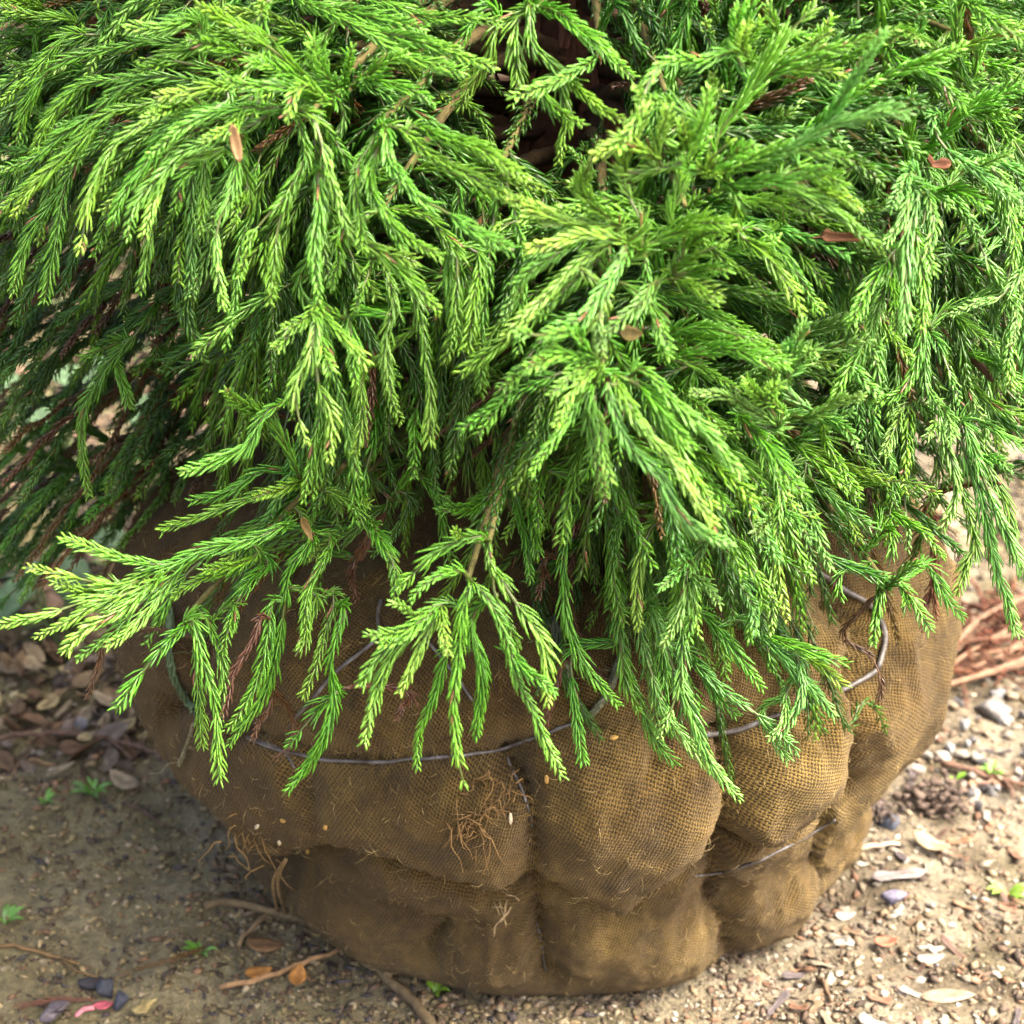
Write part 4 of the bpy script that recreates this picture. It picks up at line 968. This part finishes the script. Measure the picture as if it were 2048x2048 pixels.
def whorls(acc, n, zlo, zhi, rmax, test, nsh, dens, wood=None, topz=1.7, base=lambda z: (0, 0)):
    for q in range(n):
        z = zlo + (zhi - zlo) * (q + rng.random()) / n; az = rng.uniform(0, 2 * math.pi); x0, y0 = base(z)
        L = rmax * max(.12, 1 - (z - zlo) / (topz - zlo)) * rng.uniform(.75, 1.1); e = np.array([math.cos(az), math.sin(az), 0])
        b = np.array([x0, y0, z]); P = [b, b + e * L * .5 + np.array([0, 0, .05 * L]), b + e * L - np.array([0, 0, .22 * L])]
        X, _ = spline(P, .02)
        um = 0
        for s in range(nsh):
            u = rng.uniform(.32, 1); p = X[int(u * (len(X) - 1))]; a2 = az + rng.normal(0, .75); l = rng.uniform(.06, .115)
            f = np.array([math.cos(a2), math.sin(a2), 0]); dr = rng.uniform(.15, 1.0)
            Q = np.array([p, p + f * l * .5 + np.array([0, 0, -.12 * l * dr]), p + f * l * (1 - .3 * dr) + np.array([0, 0, -.75 * l * dr])])
            if not test(Q): continue
            um = max(um, u)
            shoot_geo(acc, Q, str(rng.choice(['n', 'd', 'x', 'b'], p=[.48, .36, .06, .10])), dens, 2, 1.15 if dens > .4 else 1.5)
        Xw = X[:int(um * (len(X) - 1)) + 1]
        if wood is not None and len(Xw) > 2 and test(Xw[len(Xw) // 2:]): tube(wood, Xw, np.linspace(.006, .002, len(Xw)), (.10, .055, .03), 4)
def inner_test(Q):
    px, py = proj(Q); r = np.hypot(Q[:, 0], Q[:, 1])
    if py.max() < -40: return True
    for g, pr in GAPS[:1]:
        if any(poly_in((a, b_), g) for a, b_ in zip(px, py)) and Q[:, 1].mean() < .02: return False
    if Q[:, 2].min() < .30 and r.max() < .30: return False
    front = Q[:, 1].min() < .03
    if not front: return bool(Q[:, 2].min() > .26)
    if not all(-150 < a < 2200 for a in px): return True
    p = np.array([px.mean(), py.mean()]); d2 = ((pxs - p) ** 2).sum(1); wgt = np.exp(-d2 / (2 * 90 ** 2)) + 1e-9; Yl = (ys * wgt).sum() / wgt.sum()
    return bool(Q[:, 1].min() > Yl + .05) and poly_in(p, MASK)
fo = Acc(); wd = Acc()
whorls(fo, 70, .36, .72, .36, inner_test, 14, .55, wd, 1.75, lambda z: tuple(float(v) for v in trunk_xy(z)))
whorls(fo, 50, .72, 1.30, .27, inner_test, 11, .30, wd, 1.75, lambda z: tuple(float(v) for v in trunk_xy(z)))
whorls(fo, 90, .37, .74, .34, inner_test, 13, .5, wd, 1.75, lambda z: tuple(float(v) for v in trunk_xy(z)))
tag(obj('foliage', fo.mesh('foliage'), M_NEEDLE, TREE), kind='stuff'); tag(obj('twigs', wd.mesh('twigs'), M_BARK, TREE), kind='stuff')

# ------------------------------------------------------------------ neighbouring trees in the nursery row, plus a hidden one added to shade the soil
fo = Acc(); wd = Acc()
tube(wd, np.array([[0, 0, -.02], [.01, 0, .5], [0, .01, 1.5]]), [.04, .03, .012], (.15, .07, .04), 10, .1)
whorls(fo, 64, .14, 1.4, .44, lambda Q: Q[:, 2].min() > .05, 9, .30, wd, 1.8)
fm, wm = fo.mesh('neighbour_crown'), wd.mesh('neighbour_trunk')
for x, y, rz, s, lab in [(-.66, 1.15, .4, 1.05, 'dark green conifer far behind the root ball on the mossy side'), (-1.05, .22, 2.2, 1.0, 'dark conifer standing beside the leaf litter bank'),
                         (.66, 1.20, 4.0, 1.0, 'green conifer behind the heap of dry brown branches'), (-.85, 1.80, 1.1, 1.15, 'tallest dark conifer in the row farther off on the mossy side'), (.05, 1.9, 5.1, 1.1, 'dark conifer farthest behind the burlap wrapped tree'), (-.08, 1.05, 2.9, 1.05, 'unseen conifer added directly behind the burlap wrapped tree for shade')]:
    e = tag(empty('conifer_tree', (x, y, float(gh(x, y)))), lab, 'tree', 'conifers in the row behind'); e.rotation_euler.z = rz; e.scale = (s,) * 3
    o = obj('crown', fm, M_NEEDLE, e); tag(o, kind='stuff'); obj('trunk', wm, M_BARK, e)

# ------------------------------------------------------------------ litter on the ground
def leaf_mesh(L, W, curl, fold, c, shape='ovate', name='leaf'):
    n = 9; u = np.linspace(0, 1, n)
    prof_ = {'ovate': np.sin(math.pi * u ** .75) ** .8, 'long': np.sin(math.pi * u) ** .45, 'chip': np.clip(np.minimum(u * 9, (1 - u) * 7), .25, 1) * (.8 + .2 * np.sin(u * 9))}[shape]
    prof_ = np.maximum(prof_, .02); V = []
    rough = rng.uniform(-.18, .18, (n, 5)) * (1 if shape == 'chip' else .5)
    for i, t in enumerate(u):
        for j, s in enumerate((-1, -.5, 0, .5, 1)):
            wv = W * .5 * prof_[i] * (1 + rough[i, j]); V.append(((t - .5) * L, s * wv, curl * L * ((t - .5) ** 2 * 1.6) + fold * abs(s) * wv + rough[i, j] * W * .10))
    V = np.array(V); k = len(V); V2 = V.copy(); V2[:, 2] -= .0006; V = np.concatenate([V, V2]); T = []
    for i in range(n - 1):
        for j in range(4):
            q = i * 5 + j; T += [(q, q + 5, q + 6), (q, q + 6, q + 1), (k + q, k + q + 6, k + q + 5), (k + q, k + q + 1, k + q + 6)]
    rim = [i * 5 for i in range(n)] + [(n - 1) * 5 + j for j in range(1, 5)] + [i * 5 + 4 for i in range(n - 2, -1, -1)] + [j for j in range(3, 0, -1)]
    for a_, b_ in zip(rim, rim[1:] + rim[:1]): T += [(a_, k + a_, b_), (b_, k + a_, k + b_)]
    C = np.tile(c, (len(V), 1)) * rng.uniform(.8, 1.2, (len(V), 1)); mid = np.tile(np.abs(np.tile([-1, -.5, 0, .5, 1], n)) < .1, 2); C[mid] *= .75
    return mesh_np(name, V, np.array(T), C)
def stone_mesh(sx, sy, sz, c, seed, facet=.25):
    import bmesh
    q = np.random.default_rng(seed + 100); n = 15 if facet < .3 else 26
    P = q.normal(0, 1, (n, 3)); P /= np.linalg.norm(P, axis=1)[:, None]; P *= q.uniform(.75, 1.1, (n, 1))
    bm = bmesh.new()
    for v in P: bm.verts.new(v)
    g = bmesh.ops.convex_hull(bm, input=bm.verts); bmesh.ops.delete(bm, geom=list({e for e in g['geom_interior'] if isinstance(e, bmesh.types.BMVert)}), context='VERTS')
    bmesh.ops.bevel(bm, geom=list(bm.edges), offset=.07, segments=1, affect='EDGES'); bmesh.ops.triangulate(bm, faces=bm.faces)
    bm.verts.index_update(); V = np.array([v.co[:] for v in bm.verts]); T = np.array([[v.index for v in f.verts] for f in bm.faces]); bm.free()
    C = np.tile(c, (len(V), 1)) * (1 + .25 * fbm(V * 2, 2, seed + 9))[:, None]
    return mesh_np('stone', V * np.array([sx, sy, sz]) / 2, T, C, smooth=False)
def clod_mesh(sx, sy, sz, c, seed):
    q = np.random.default_rng(seed); a = Acc(); base = np.array([(1, 0, 0), (-1, 0, 0), (0, 1, 0), (0, -1, 0), (0, 0, 1), (0, 0, -1)], float)
    F = np.array([(0, 2, 4), (2, 1, 4), (1, 3, 4), (3, 0, 4), (2, 0, 5), (1, 2, 5), (3, 1, 5), (0, 3, 5)])
    for k in range(130):
        p = q.normal(0, .36, 3); p[2] = abs(p[2]); r_ = q.uniform(.06, .22) * math.exp(-np.linalg.norm(p)); ax = q.normal(0, 1, (3, 3)); ax = np.linalg.qr(ax)[0]
        a.add((p + (base * r_ * q.uniform(.6, 1.4, (6, 1))) @ ax) * np.array([sx, sy, sz]), F, np.array(c) * q.uniform(.55, 1.3))
    return mesh_np('clod', np.concatenate(a.V), np.concatenate(a.T), np.concatenate(a.C), smooth=False)
def put(name, mesh, px, py, rz=None, tilt=.2, lift=.0, mat=None, scale=1.0, P=None):
    o = obj(name, mesh, mat or M_LITTER); p = on_ground(px, py) if P is None else P
    o.location = (p[0], p[1], float(gh(p[0], p[1])) + lift)
    o.rotation_euler = (rng.normal(0, tilt), rng.normal(0, tilt), rng.uniform(0, 6.28) if rz is None else rz); o.scale = (scale,) * 3; return o
def twig(name, pts, r0, r1, c, lift=0.0, jit=.12, forks=0, label=None, cat='twig', lifts=None):
    P = []
    for i, q in enumerate(pts):
        p = on_ground(*q); p[2] = gh(p[0], p[1]) + r0 * .8 + lift + (lifts[i] if lifts else 0); P.append(p)
    X, _ = spline(P, .006); X = X + rng.normal(0, .0006, X.shape); a = Acc(); tube(a, X, np.linspace(r0, r1, len(X)), np.array(c), 6, jit)
    for k in range(forks):
        i = int(len(X) * rng.uniform(.25, .9)); d = rng.normal(0, 1, 3); d[2] = abs(d[2]) * .2; d /= np.linalg.norm(d); l = rng.uniform(.012, .035)
        tube(a, np.array([X[i], X[i] + d * l * .5 + rng.normal(0, .002, 3), X[i] + d * l]), [r1, r1 * .8, r1 * .5], np.array(c), 4)
    return tag(obj(name, a.mesh(name), M_BARK), label, cat)

# uncountable grit and crumbs
def debris(n, region, smin, smax, cols, seed, name, label, flat=.5):
    r = np.random.default_rng(seed); a = Acc()
    base = np.array([(1, 0, 0), (-1, 0, 0), (0, 1, 0), (0, -1, 0), (0, 0, 1), (0, 0, -1)], float)
    F = np.array([(0, 2, 4), (2, 1, 4), (1, 3, 4), (3, 0, 4), (2, 0, 5), (1, 2, 5), (3, 1, 5), (0, 3, 5)])
    PX = r.uniform(region[0], region[2], n); PY = r.uniform(region[1], region[3], n)
    D = fw + np.outer(PX - 1024, [1., 0, 0]) / FPX + np.outer(1024 - PY, upv) / FPX; Pg = CAM + D * (-CAM[2] / D[:, 2])[:, None]
    for _ in range(3): Pg = CAM + D * ((gh(Pg[:, 0], Pg[:, 1]) - CAM[2]) / D[:, 2])[:, None]
    for i in range(n):
        p = Pg[i]
        if np.hypot(p[0], p[1]) < .165: continue
        s = smin * (smax / smin) ** (r.random() ** 2.2); el = r.uniform(1, 2.6)
        V = base * np.array([s * el, s, s * flat]) * .5 * r.uniform(.65, 1.2, (6, 1)); t = r.uniform(0, 6.28); c_, s_ = math.cos(t), math.sin(t)
        V = V @ np.array([[c_, -s_, 0], [s_, c_, 0], [0, 0, 1]]).T; V += np.array([p[0], p[1], p[2] + s * flat * .25])
        a.add(V, F, np.array(cols[r.integers(len(cols))]) * r.uniform(.65, 1.25))
    o = obj(name, mesh_np(name, np.concatenate(a.V), np.concatenate(a.T), np.concatenate(a.C), smooth=False), M_STONE); return tag(o, label, kind='stuff')
DRY = [(.27, .22, .14), (.21, .155, .09), (.12, .08, .05), (.36, .32, .24), (.14, .10, .065), (.24, .20, .14), (.07, .05, .035), (.18, .10, .055)]
DARK = [(.12, .085, .045), (.20, .15, .07), (.07, .05, .03), (.27, .22, .13), (.16, .13, .06), (.06, .05, .045)]
debris(6500, (1420, 1300, 2140, 2140), .0012, .0075, DRY, 1, 'wood_crumbs', 'pale wood crumbs and grit scattered on the dry sand')
debris(8500, (-80, 1550, 1100, 2140), .0012, .0065, DARK + [(.24, .19, .09), (.20, .16, .07), (.17, .10, .05)], 2, 'soil_crumbs', 'dark crumbs of earth on the damp ground')
debris(2200, (-80, 1180, 560, 1580), .002, .010, DARK + DRY + [(.34, .20, .11), (.46, .40, .22)], 3, 'leaf_crumbs', 'broken brown leaf fragments in the litter bank')
debris(2600, (450, 1720, 1300, 2140), .0015, .007, DARK + DRY[1:3], 6, 'soil_crumbs', 'dark crumbs of earth under the overhang of the root ball')
debris(3600, (-80, 420, 460, 1250), .005, .026, [(.13, .085, .05), (.08, .055, .03), (.20, .13, .08), (.05, .04, .025), (.07, .09, .03)], 7, 'leaf_litter', 'dark rotting leaf litter far behind the root ball', .25)
debris(1800, (900, 1900, 1700, 2140), .0014, .005, DRY, 4, 'grit', 'fine grit at the foot of the root ball')
debris(1500, (1700, 900, 2140, 1400), .002, .010, DARK + DRY[1:4], 5, 'leaf_crumbs', 'dark leaf fragments behind the root ball')

# brown leaves of the litter bank (one by one)
BROWN = [(.17, .10, .05), (.24, .165, .085), (.11, .07, .037), (.32, .25, .15), (.19, .15, .115), (.15, .115, .08), (.36, .29, .14), (.09, .055, .027)]
LEAVES = [leaf_mesh(rng.uniform(.022, .036), rng.uniform(.011, .018), rng.uniform(-.25, .45), rng.uniform(-.3, .7), BROWN[i % 8], 'ovate', 'dry_leaf') for i in range(12)]
HUE = ['reddish brown', 'tan', 'dark brown', 'pale tan', 'purplish grey', 'grey brown', 'straw coloured', 'blackish brown']
for i in range(170):
    px, py = rng.uniform(-60, 430), 1260 + 330 * rng.beta(1.8, 2.0)
    p = on_ground(px, py)
    if np.hypot(p[0], p[1]) < .29: continue
    li = rng.integers(12); o = put('dry_leaf', LEAVES[li], px, py, None, .45, .004 + .006 * rng.random(), scale=rng.uniform(.5, 1.0))
    tag(o, f'{"broad" if li > 7 else "dry"} {HUE[li % 8]} leaf lying in the litter bank beside the root ball', 'leaf', 'dry leaves of the litter bank')
for i in range(26):
    px, py = rng.uniform(1800, 2100), rng.uniform(1000, 1340); p = on_ground(px, py)
    if np.hypot(p[0], p[1]) < .3: continue
    li = rng.integers(12); tag(put('dry_leaf', LEAVES[li], px, py, None, .4, .005, scale=rng.uniform(.7, 1.1)), f'dry {HUE[li % 8]} leaf on dark ground behind the heap of branches', 'leaf', 'dry leaves behind the branches')
PALE = [(.27, .23, .16), (.23, .18, .12), (.19, .13, .075), (.31, .28, .22)]
CHIPS = [leaf_mesh(rng.uniform(.010, .022), rng.uniform(.005, .009), rng.uniform(-.1, .3), rng.uniform(-.1, .4), PALE[i % 4], 'chip', 'wood_chip') for i in range(8)]
for i in range(70):
    px, py = rng.uniform(1500, 2090), rng.uniform(1480, 2090); p = on_ground(px, py)
    if np.hypot(p[0], p[1]) < .215: continue
    li = rng.integers(8); tag(put('wood_chip', CHIPS[li], px, py, None, .25, .002, scale=rng.uniform(.45, 1.0)), f'small {["cream", "beige", "tan", "whitish"][li % 4]} chip of wood on the dry sandy ground', 'wood chip', 'pale chips on the sand')
BCH = [leaf_mesh(rng.uniform(.014, .026), rng.uniform(.004, .008), .2, .3, c, 'chip', 'bark_chip') for c in [(.14, .085, .06), (.22, .12, .07), (.10, .08, .075), (.27, .15, .08)]]
for i in range(60):
    px, py = rng.uniform(1480, 2090), rng.uniform(1500, 2090); p = on_ground(px, py)
    if np.hypot(p[0], p[1]) < .215: continue
    li = rng.integers(4); tag(put('bark_chip', BCH[li], px, py, None, .3, .002, scale=rng.uniform(.4, 1.1)), f'{["dark brown", "reddish brown", "grey black", "russet"][li]} sliver of bark on the dry sandy ground', 'bark chip', 'dark slivers on the sand')
STN = [stone_mesh(.016, .013, .010, c, i) for i, c in enumerate([(.24, .22, .18), (.18, .16, .13), (.29, .26, .21), (.11, .105, .10), (.22, .17, .11), (.27, .27, .26)])]
STC = ['beige', 'brownish grey', 'cream', 'dark grey', 'tan', 'light grey']
for i in range(80):
    px, py = rng.uniform(1830, 2100), rng.uniform(1370, 1620)
    li = rng.integers(6); tag(put('pebble', STN[li], px, py, None, .3, .003, M_STONE, rng.uniform(.3, 1.0)), f'small {STC[li]} pebble in the stony patch beside the burlap', 'pebble', 'pebbles of the stony patch')
for i in range(55):
    px, py = rng.uniform(1250, 2090), rng.uniform(1640, 2090); p = on_ground(px, py)
    if np.hypot(p[0], p[1]) < .21: continue
    li = rng.integers(6); tag(put('pebble', STN[li], px, py, None, .3, .001, M_STONE, rng.uniform(.2, .55)), f'tiny {STC[li]} pebble lying loose on the open ground', 'pebble', 'loose tiny pebbles')

# single things that catch the eye
def one(name, mesh, px, py, rz, label, cat, tilt=.1, lift=.003, mat=None, scale=1.0): return tag(put(name, mesh, px, py, rz, tilt, lift, mat, scale), label, cat)
one('petal', leaf_mesh(.012, .010, .35, .25, (.62, .14, .17), 'ovate', 'petal'), 208, 2022, .3, 'bright pink petal with a pale stalk by dark stones', 'petal')
a = Acc(); tube(a, np.array([[0, 0, 0], [-.006, -.002, .001], [-.011, -.006, 0]]), [.0018, .0016, .0014], (.85, .3, .33), 5); o = obj('petal_stalk', a.mesh('petal_stalk'), M_LITTER, bpy.data.objects['petal']); o.location = (-.006, -.001, .001)
one('stone', stone_mesh(.020, .015, .018, (.045, .05, .06), 21), 216, 1985, .6, 'dark slate grey stone with pointed top beside the orange sprig', 'stone', .1, .004, M_STONE)
one('stone', stone_mesh(.016, .012, .016, (.05, .055, .07), 22), 242, 2012, 1.2, 'smaller dark blue grey stone next to the pink petal', 'stone', .1, .004, M_STONE)
one('stone', stone_mesh(.024, .015, .012, (.10, .085, .09), 23, .4), 108, 2032, .9, 'purplish grey stone half buried among rusty sprigs', 'stone', .1, .003, M_STONE)
one('stone', stone_mesh(.024, .014, .010, (.03, .028, .03), 24), 183, 1970, .2, 'flat black stone lying under the orange sprig', 'stone', .1, .001, M_STONE)
one('wood_chip', leaf_mesh(.022, .011, .05, .05, (.42, .33, .13), 'chip', 'wood_chip'), 290, 2020, 1.35, 'square yellowish chip standing near the pink petal', 'wood chip', .15, .004)
one('dry_leaf', leaf_mesh(.018, .012, .3, .3, (.42, .20, .05), 'ovate', 'dry_leaf'), 518, 1955, .5, 'orange brown leaf scrap beside the tan stick', 'leaf')
one('dry_leaf', leaf_mesh(.015, .011, .5, .5, (.46, .21, .05), 'ovate', 'dry_leaf'), 598, 1968, 1.4, 'upright orange leaf scrap below the tan stick', 'leaf', .5, .006)
one('dry_leaf', leaf_mesh(.024, .016, .1, .1, (.22, .13, .06), 'ovate', 'dry_leaf'), 530, 1898, .2, 'tan brown leaf lying flat by the foot of the burlap', 'leaf')
one('dry_leaf', leaf_mesh(.036, .013, .05, .15, (.25, .21, .19), 'chip', 'dry_leaf'), 1795, 1760, .15, 'long weathered grey bark scrap on dry sand', 'bark', .05, .004)
one('stone', stone_mesh(.020, .016, .012, (.13, .12, .16), 25), 1785, 1797, .4, 'dark purplish stone below the grey bark scrap', 'stone', .1, .003, M_STONE)
one('dry_leaf', leaf_mesh(.016, .009, .6, .5, (.50, .16, .09), 'ovate', 'dry_leaf'), 1772, 1897, .1, 'curled brick red leaf scrap on dry sand', 'leaf', .1, .004)
one('wood_chip', leaf_mesh(.034, .012, .05, .1, (.29, .22, .14), 'ovate', 'wood_chip'), 1895, 2000, .05, 'long triangular pale chip on dry sand', 'wood chip', .05, .003)
one('wood_chip', leaf_mesh(.018, .009, .1, -.2, (.36, .32, .26), 'ovate', 'wood_chip'), 1860, 1922, .1, 'rounded near white chip on dry sand', 'wood chip', .05, .003)
one('wood_chip', leaf_mesh(.014, .009, .1, -.2, (.36, .33, .28), 'ovate', 'wood_chip'), 1690, 1836, .1, 'small white chip by the root ball foot', 'wood chip', .05, .003)
one('wood_chip', leaf_mesh(.030, .012, .5, .2, (.40, .31, .19), 'long', 'wood_chip'), 1862, 1700, -.8, 'curved tan bark curl on pale sand', 'bark', .2, .004)
one('clod', clod_mesh(.042, .034, .022, (.10, .07, .05), 26), 1872, 1610, .4, 'crumbly dark brown clod of earth on pale sand', 'clod', .1, .004, M_STONE)
one('clod', clod_mesh(.030, .024, .018, (.10, .075, .06), 27), 1752, 1638, 1.0, 'smaller grey brown clod beside the burlap edge', 'clod', .1, .004, M_STONE)
one('stone', stone_mesh(.018, .014, .016, (.07, .08, .10), 28), 1776, 1652, .2, 'blue black stone next to the small clod', 'stone', .1, .004, M_STONE)
one('stone', stone_mesh(.034, .026, .018, (.15, .14, .125), 29), 1985, 1435, .3, 'largest grey stone in the stony patch', 'stone', .1, .006, M_STONE)
one('stone', stone_mesh(.022, .016, .012, (.22, .21, .21), 30), 165, 1470, .5, 'pale grey stone in the leaf litter bank', 'stone', .1, .01, M_STONE)
one('stone', stone_mesh(.030, .022, .018, (.33, .24, .13), 31), 310, 1452, .9, 'yellowish tan stone in the litter by the burlap', 'stone', .1, .01, M_STONE)
# sticks and roots
twig('stick', [(440, 1985), (520, 1965), (600, 1938), (692, 1905)], .0020, .0014, (.32, .19, .085), .002, .1, 0, 'straight tan stick lying in front of the burlap foot', 'stick')
twig('root', [(405, 1818), (470, 1815), (540, 1830), (640, 1862), (700, 1905), (770, 1960), (850, 2040), (880, 2075)], .0028, .0034, (.16, .115, .055), .001, .15, 3, 'long crooked brown root running along the ground past the burlap', 'root')
twig('root', [(480, 1895), (500, 1870), (540, 1832)], .0016, .0020, (.20, .14, .07), .001, .1, 0, 'short side root joining the long crooked root', 'root')
twig('twig', [(-40, 1890), (60, 1905), (155, 1935)], .0018, .0010, (.16, .10, .04), .001, .1, 1, 'thin dark twig on the damp mossy soil', 'twig')
twig('twig', [(-40, 1512), (120, 1500), (260, 1520), (360, 1560)], .0026, .0016, (.13, .08, .05), .012, .1, 2, 'long brown twig lying across the leaf litter bank', 'twig')
twig('twig', [(250, 1610), (300, 1640), (330, 1660)], .0018, .0012, (.09, .06, .035), .002, .1, 0, 'short dark twig below the litter bank', 'twig')
twig('twig', [(1690, 1722), (1740, 1705), (1800, 1695)], .0018, .0012, (.42, .34, .22), .003, .1, 0, 'pale straw coloured twig beside the burlap', 'twig')
twig('twig', [(1640, 1965), (1655, 1990), (1660, 2010)], .0016, .0010, (.14, .09, .05), .002, .1, 0, 'tiny dark twig on sand in front', 'twig')
twig('twig', [(1880, 1540), (1960, 1560), (2060, 1585)], .0026, .0016, (.16, .09, .06), .003, .1, 2, 'brown twig at the edge of the stony patch', 'twig')
a = Acc()
for q in ([(575, 1712), (560, 1740), (556, 1830)], [(572, 1715), (568, 1760), (572, 1835)]):
    P = [ball_surf(*q[0])[0] + np.array([0, -.004, 0])]; e_ = on_ground(*q[2]); P += [(P[0] + e_) / 2 + np.array([-.004, -.006, .01]), e_ + np.array([0, 0, .002])]
    tube(a, spline(P, .006)[0], .0011, (.27, .18, .08), 5, .15)
obj('loose_root', a.mesh('loose_root'), M_BARK, BALL)['label'] = 'pair of loose tan roots hanging to the ground'
# heap of dry reddish brown branches behind on the right
heap = tag(empty('branch_heap', tuple(on_ground(1960, 1290))), 'heap of dry reddish brown conifer branches behind the root ball', 'branch heap')
org = np.array(heap.location)
for i in range(13):
    x0, y0 = rng.uniform(1790, 1880), rng.uniform(1230, 1400); x1, y1 = rng.uniform(2040, 2180), rng.uniform(1150, 1300)
    A, B_ = on_ground(x0, y0 + 30), on_ground(x1, y1 + 50); A[2] += .005 + .012 * rng.random(); B_[2] += .006 + .018 * rng.random(); Mi = (A + B_) / 2 + rng.normal(0, .012, 3); Mi[2] = max(Mi[2], .008)
    X, _ = spline([A - org, Mi - org, B_ - org], .01); a = Acc(); c = np.array((.19, .11, .065)) * rng.uniform(.6, 1.25); tube(a, X, np.linspace(.0014, .0030, len(X)) * rng.uniform(.6, 1.3), c, 6, .2)
    for k in range(7):
        j = rng.integers(1, len(X) - 1); d = rng.normal(0, 1, 3) + np.array([-1.2, -.3, 0]); d[2] = abs(d[2]) * .25; d /= np.linalg.norm(d); l = rng.uniform(.02, .06)
        shoot_geo(a, np.array([X[j], X[j] + d * l * .5, X[j] + d * l - np.array([0, 0, .004])]), 'r', .35, False, .9)
    obj('branch', a.mesh('branch'), M_BARK, heap)
# rusty sprigs lying on the soil
def sprig(pts, pal, label, size=.6):
    P = []
    for q in pts:
        p = on_ground(*q); p[2] = gh(p[0], p[1]) + .004; P.append(p)
    a = Acc(); shoot_geo(a, np.array(P), pal, .8, True, size); tag(obj('dead_sprig', a.mesh('dead_sprig'), M_NEEDLE), label, 'sprig')
sprig([(410, 1905), (340, 1930), (280, 1950), (215, 1972)], 'o', 'orange brown needle sprig on soil by the dark stones')
sprig([(190, 2015), (120, 2010), (30, 2022)], 'r', 'rusty red needle sprig on soil below the dark stones')
sprig([(1920, 1545), (1980, 1560), (2040, 1590)], 'x', 'brown needle sprig near the stony patch', .7)
# weeds
def weed(px, py, n, h, label, P=None, c=(.10, .24, .03)):
    p = on_ground(px, py); a = Acc()
    for k in range(n):
        az = rng.uniform(0, 6.28); l = h * rng.uniform(.6, 1.2); d = np.array([math.cos(az), math.sin(az), 0]); u = np.linspace(0, 1, 6)[:, None]
        ctr = d * l * (u * .8) + np.array([0, 0, 1]) * l * (1.1 * u - .7 * u * u); sd_ = np.cross(d, [0, 0, 1]) * np.sin(np.clip(u * 3.0 + .15, 0, math.pi)) * l * .13
        V = np.concatenate([ctr + sd_, ctr + np.array([0, 0, -.0006]), ctr - sd_]); i = np.arange(5)
        T = np.concatenate([np.stack([i, i + 1, i + 7], -1), np.stack([i, i + 7, i + 6], -1), np.stack([i + 6, i + 7, i + 13], -1), np.stack([i + 6, i + 13, i + 12], -1)])
        a.add(V, T, np.array(c) * rng.uniform(.7, 1.3))
    o = obj('weed_seedling', a.mesh('weed_seedling'), M_NEEDLE); o.location = (p[0], p[1], float(gh(p[0], p[1])) - .0005); return tag(o, label, 'weed')
weed(402, 1908, 8, .014, 'tiny green seedling at the end of the orange sprig'); weed(10, 1845, 9, .016, 'small green tuft on damp soil far from the stones')
weed(870, 1985, 9, .012, 'light green seedling at the foot of the burlap', c=(.20, .36, .03)); weed(2015, 1790, 9, .018, 'pale green weed on dry sand', c=(.20, .34, .05))
weed(185, 1590, 9, .018, 'green seedling at the lower edge of the leaf litter'); weed(1985, 1545, 8, .014, 'green seedling beside the stony patch', c=(.16, .34, .04)); weed(1912, 1560, 6, .011, 'smallest green seedling near the brown twig', c=(.18, .36, .04)); weed(92, 1605, 6, .012, 'little green seedling on dark soil under the litter', c=(.12, .3, .03))
# broad pale leaves of a ground plant behind on the left
def broad(px, py, Y, L, label):
    p = at(px, py, Y); g = float(gh(p[0], p[1])); root = tag(empty('broadleaf_plant', (p[0], p[1], g)), label, 'plant'); hgt = p[2] - g
    for k in range(5):
        az = k * 1.26 + rng.uniform(-.3, .3); d = np.array([math.cos(az), math.sin(az), 0]); top = np.array([0, 0, hgt * rng.uniform(.55, 1)]) + d * L * .35; a = Acc()
        tube(a, np.array([[0, 0, 0], top * .6 + d * .004, top]), .0012, (.10, .16, .05), 5); obj('stem', a.mesh('stem'), M_BARK, root)
        o = obj('leaf', leaf_mesh(L * rng.uniform(.8, 1.1), L * .6, -.3, .15, (.085, .15, .07), 'ovate', 'leaf'), M_LITTER, root); o.location = top + d * L * .4; o.rotation_euler = (rng.normal(0, .2), rng.uniform(.2, .7), az)
broad(105, 1050, .22, .055, 'broad pale green leaved plant behind the drooping foliage on the mossy side')
broad(60, 720, .55, .06, 'second broad leaved plant farther behind the foliage'); broad(290, 700, .42, .05, 'small broad leaved plant behind rusty dead shoots')
# leaves caught in the crown
def caught(px, py, Y, mesh, rot, label, nm='fallen_leaf'):
    o = tag(obj(nm, mesh, M_LITTER), label, 'leaf'); o.location = at(px, py, Y); o.rotation_euler = rot
caught(471, 285, -.300, leaf_mesh(.0175, .0048, .25, .3, (.36, .22, .10), 'long', 'fallen_leaf'), (rad(80), rad(82), 0), 'long tan winged leaf caught upright in the upper foliage')
caught(1683, 475, -.275, leaf_mesh(.020, .006, .5, .8, (.12, .045, .012), 'chip', 'fallen_leaf'), (rad(60), 0, 0), 'brown leaf lodged in foliage beneath the glaucous shoots')
caught(612, 1055, -.295, leaf_mesh(.014, .004, .5, .6, (.20, .13, .04), 'ovate', 'fallen_leaf'), (rad(70), rad(70), 0), 'small olive tan leaf hanging in the lower left foliage')
caught(1865, 330, -.262, leaf_mesh(.013, .006, .9, .9, (.14, .05, .018), 'chip', 'fallen_leaf'), (rad(50), .3, .4), 'curled russet leaf scrap in the foliage at the hub')
caught(1258, 668, -.325, leaf_mesh(.012, .007, .5, .6, (.16, .12, .03), 'ovate', 'fallen_leaf'), (rad(60), .2, .4), 'olive yellow leaf scrap behind the pale front shoots')
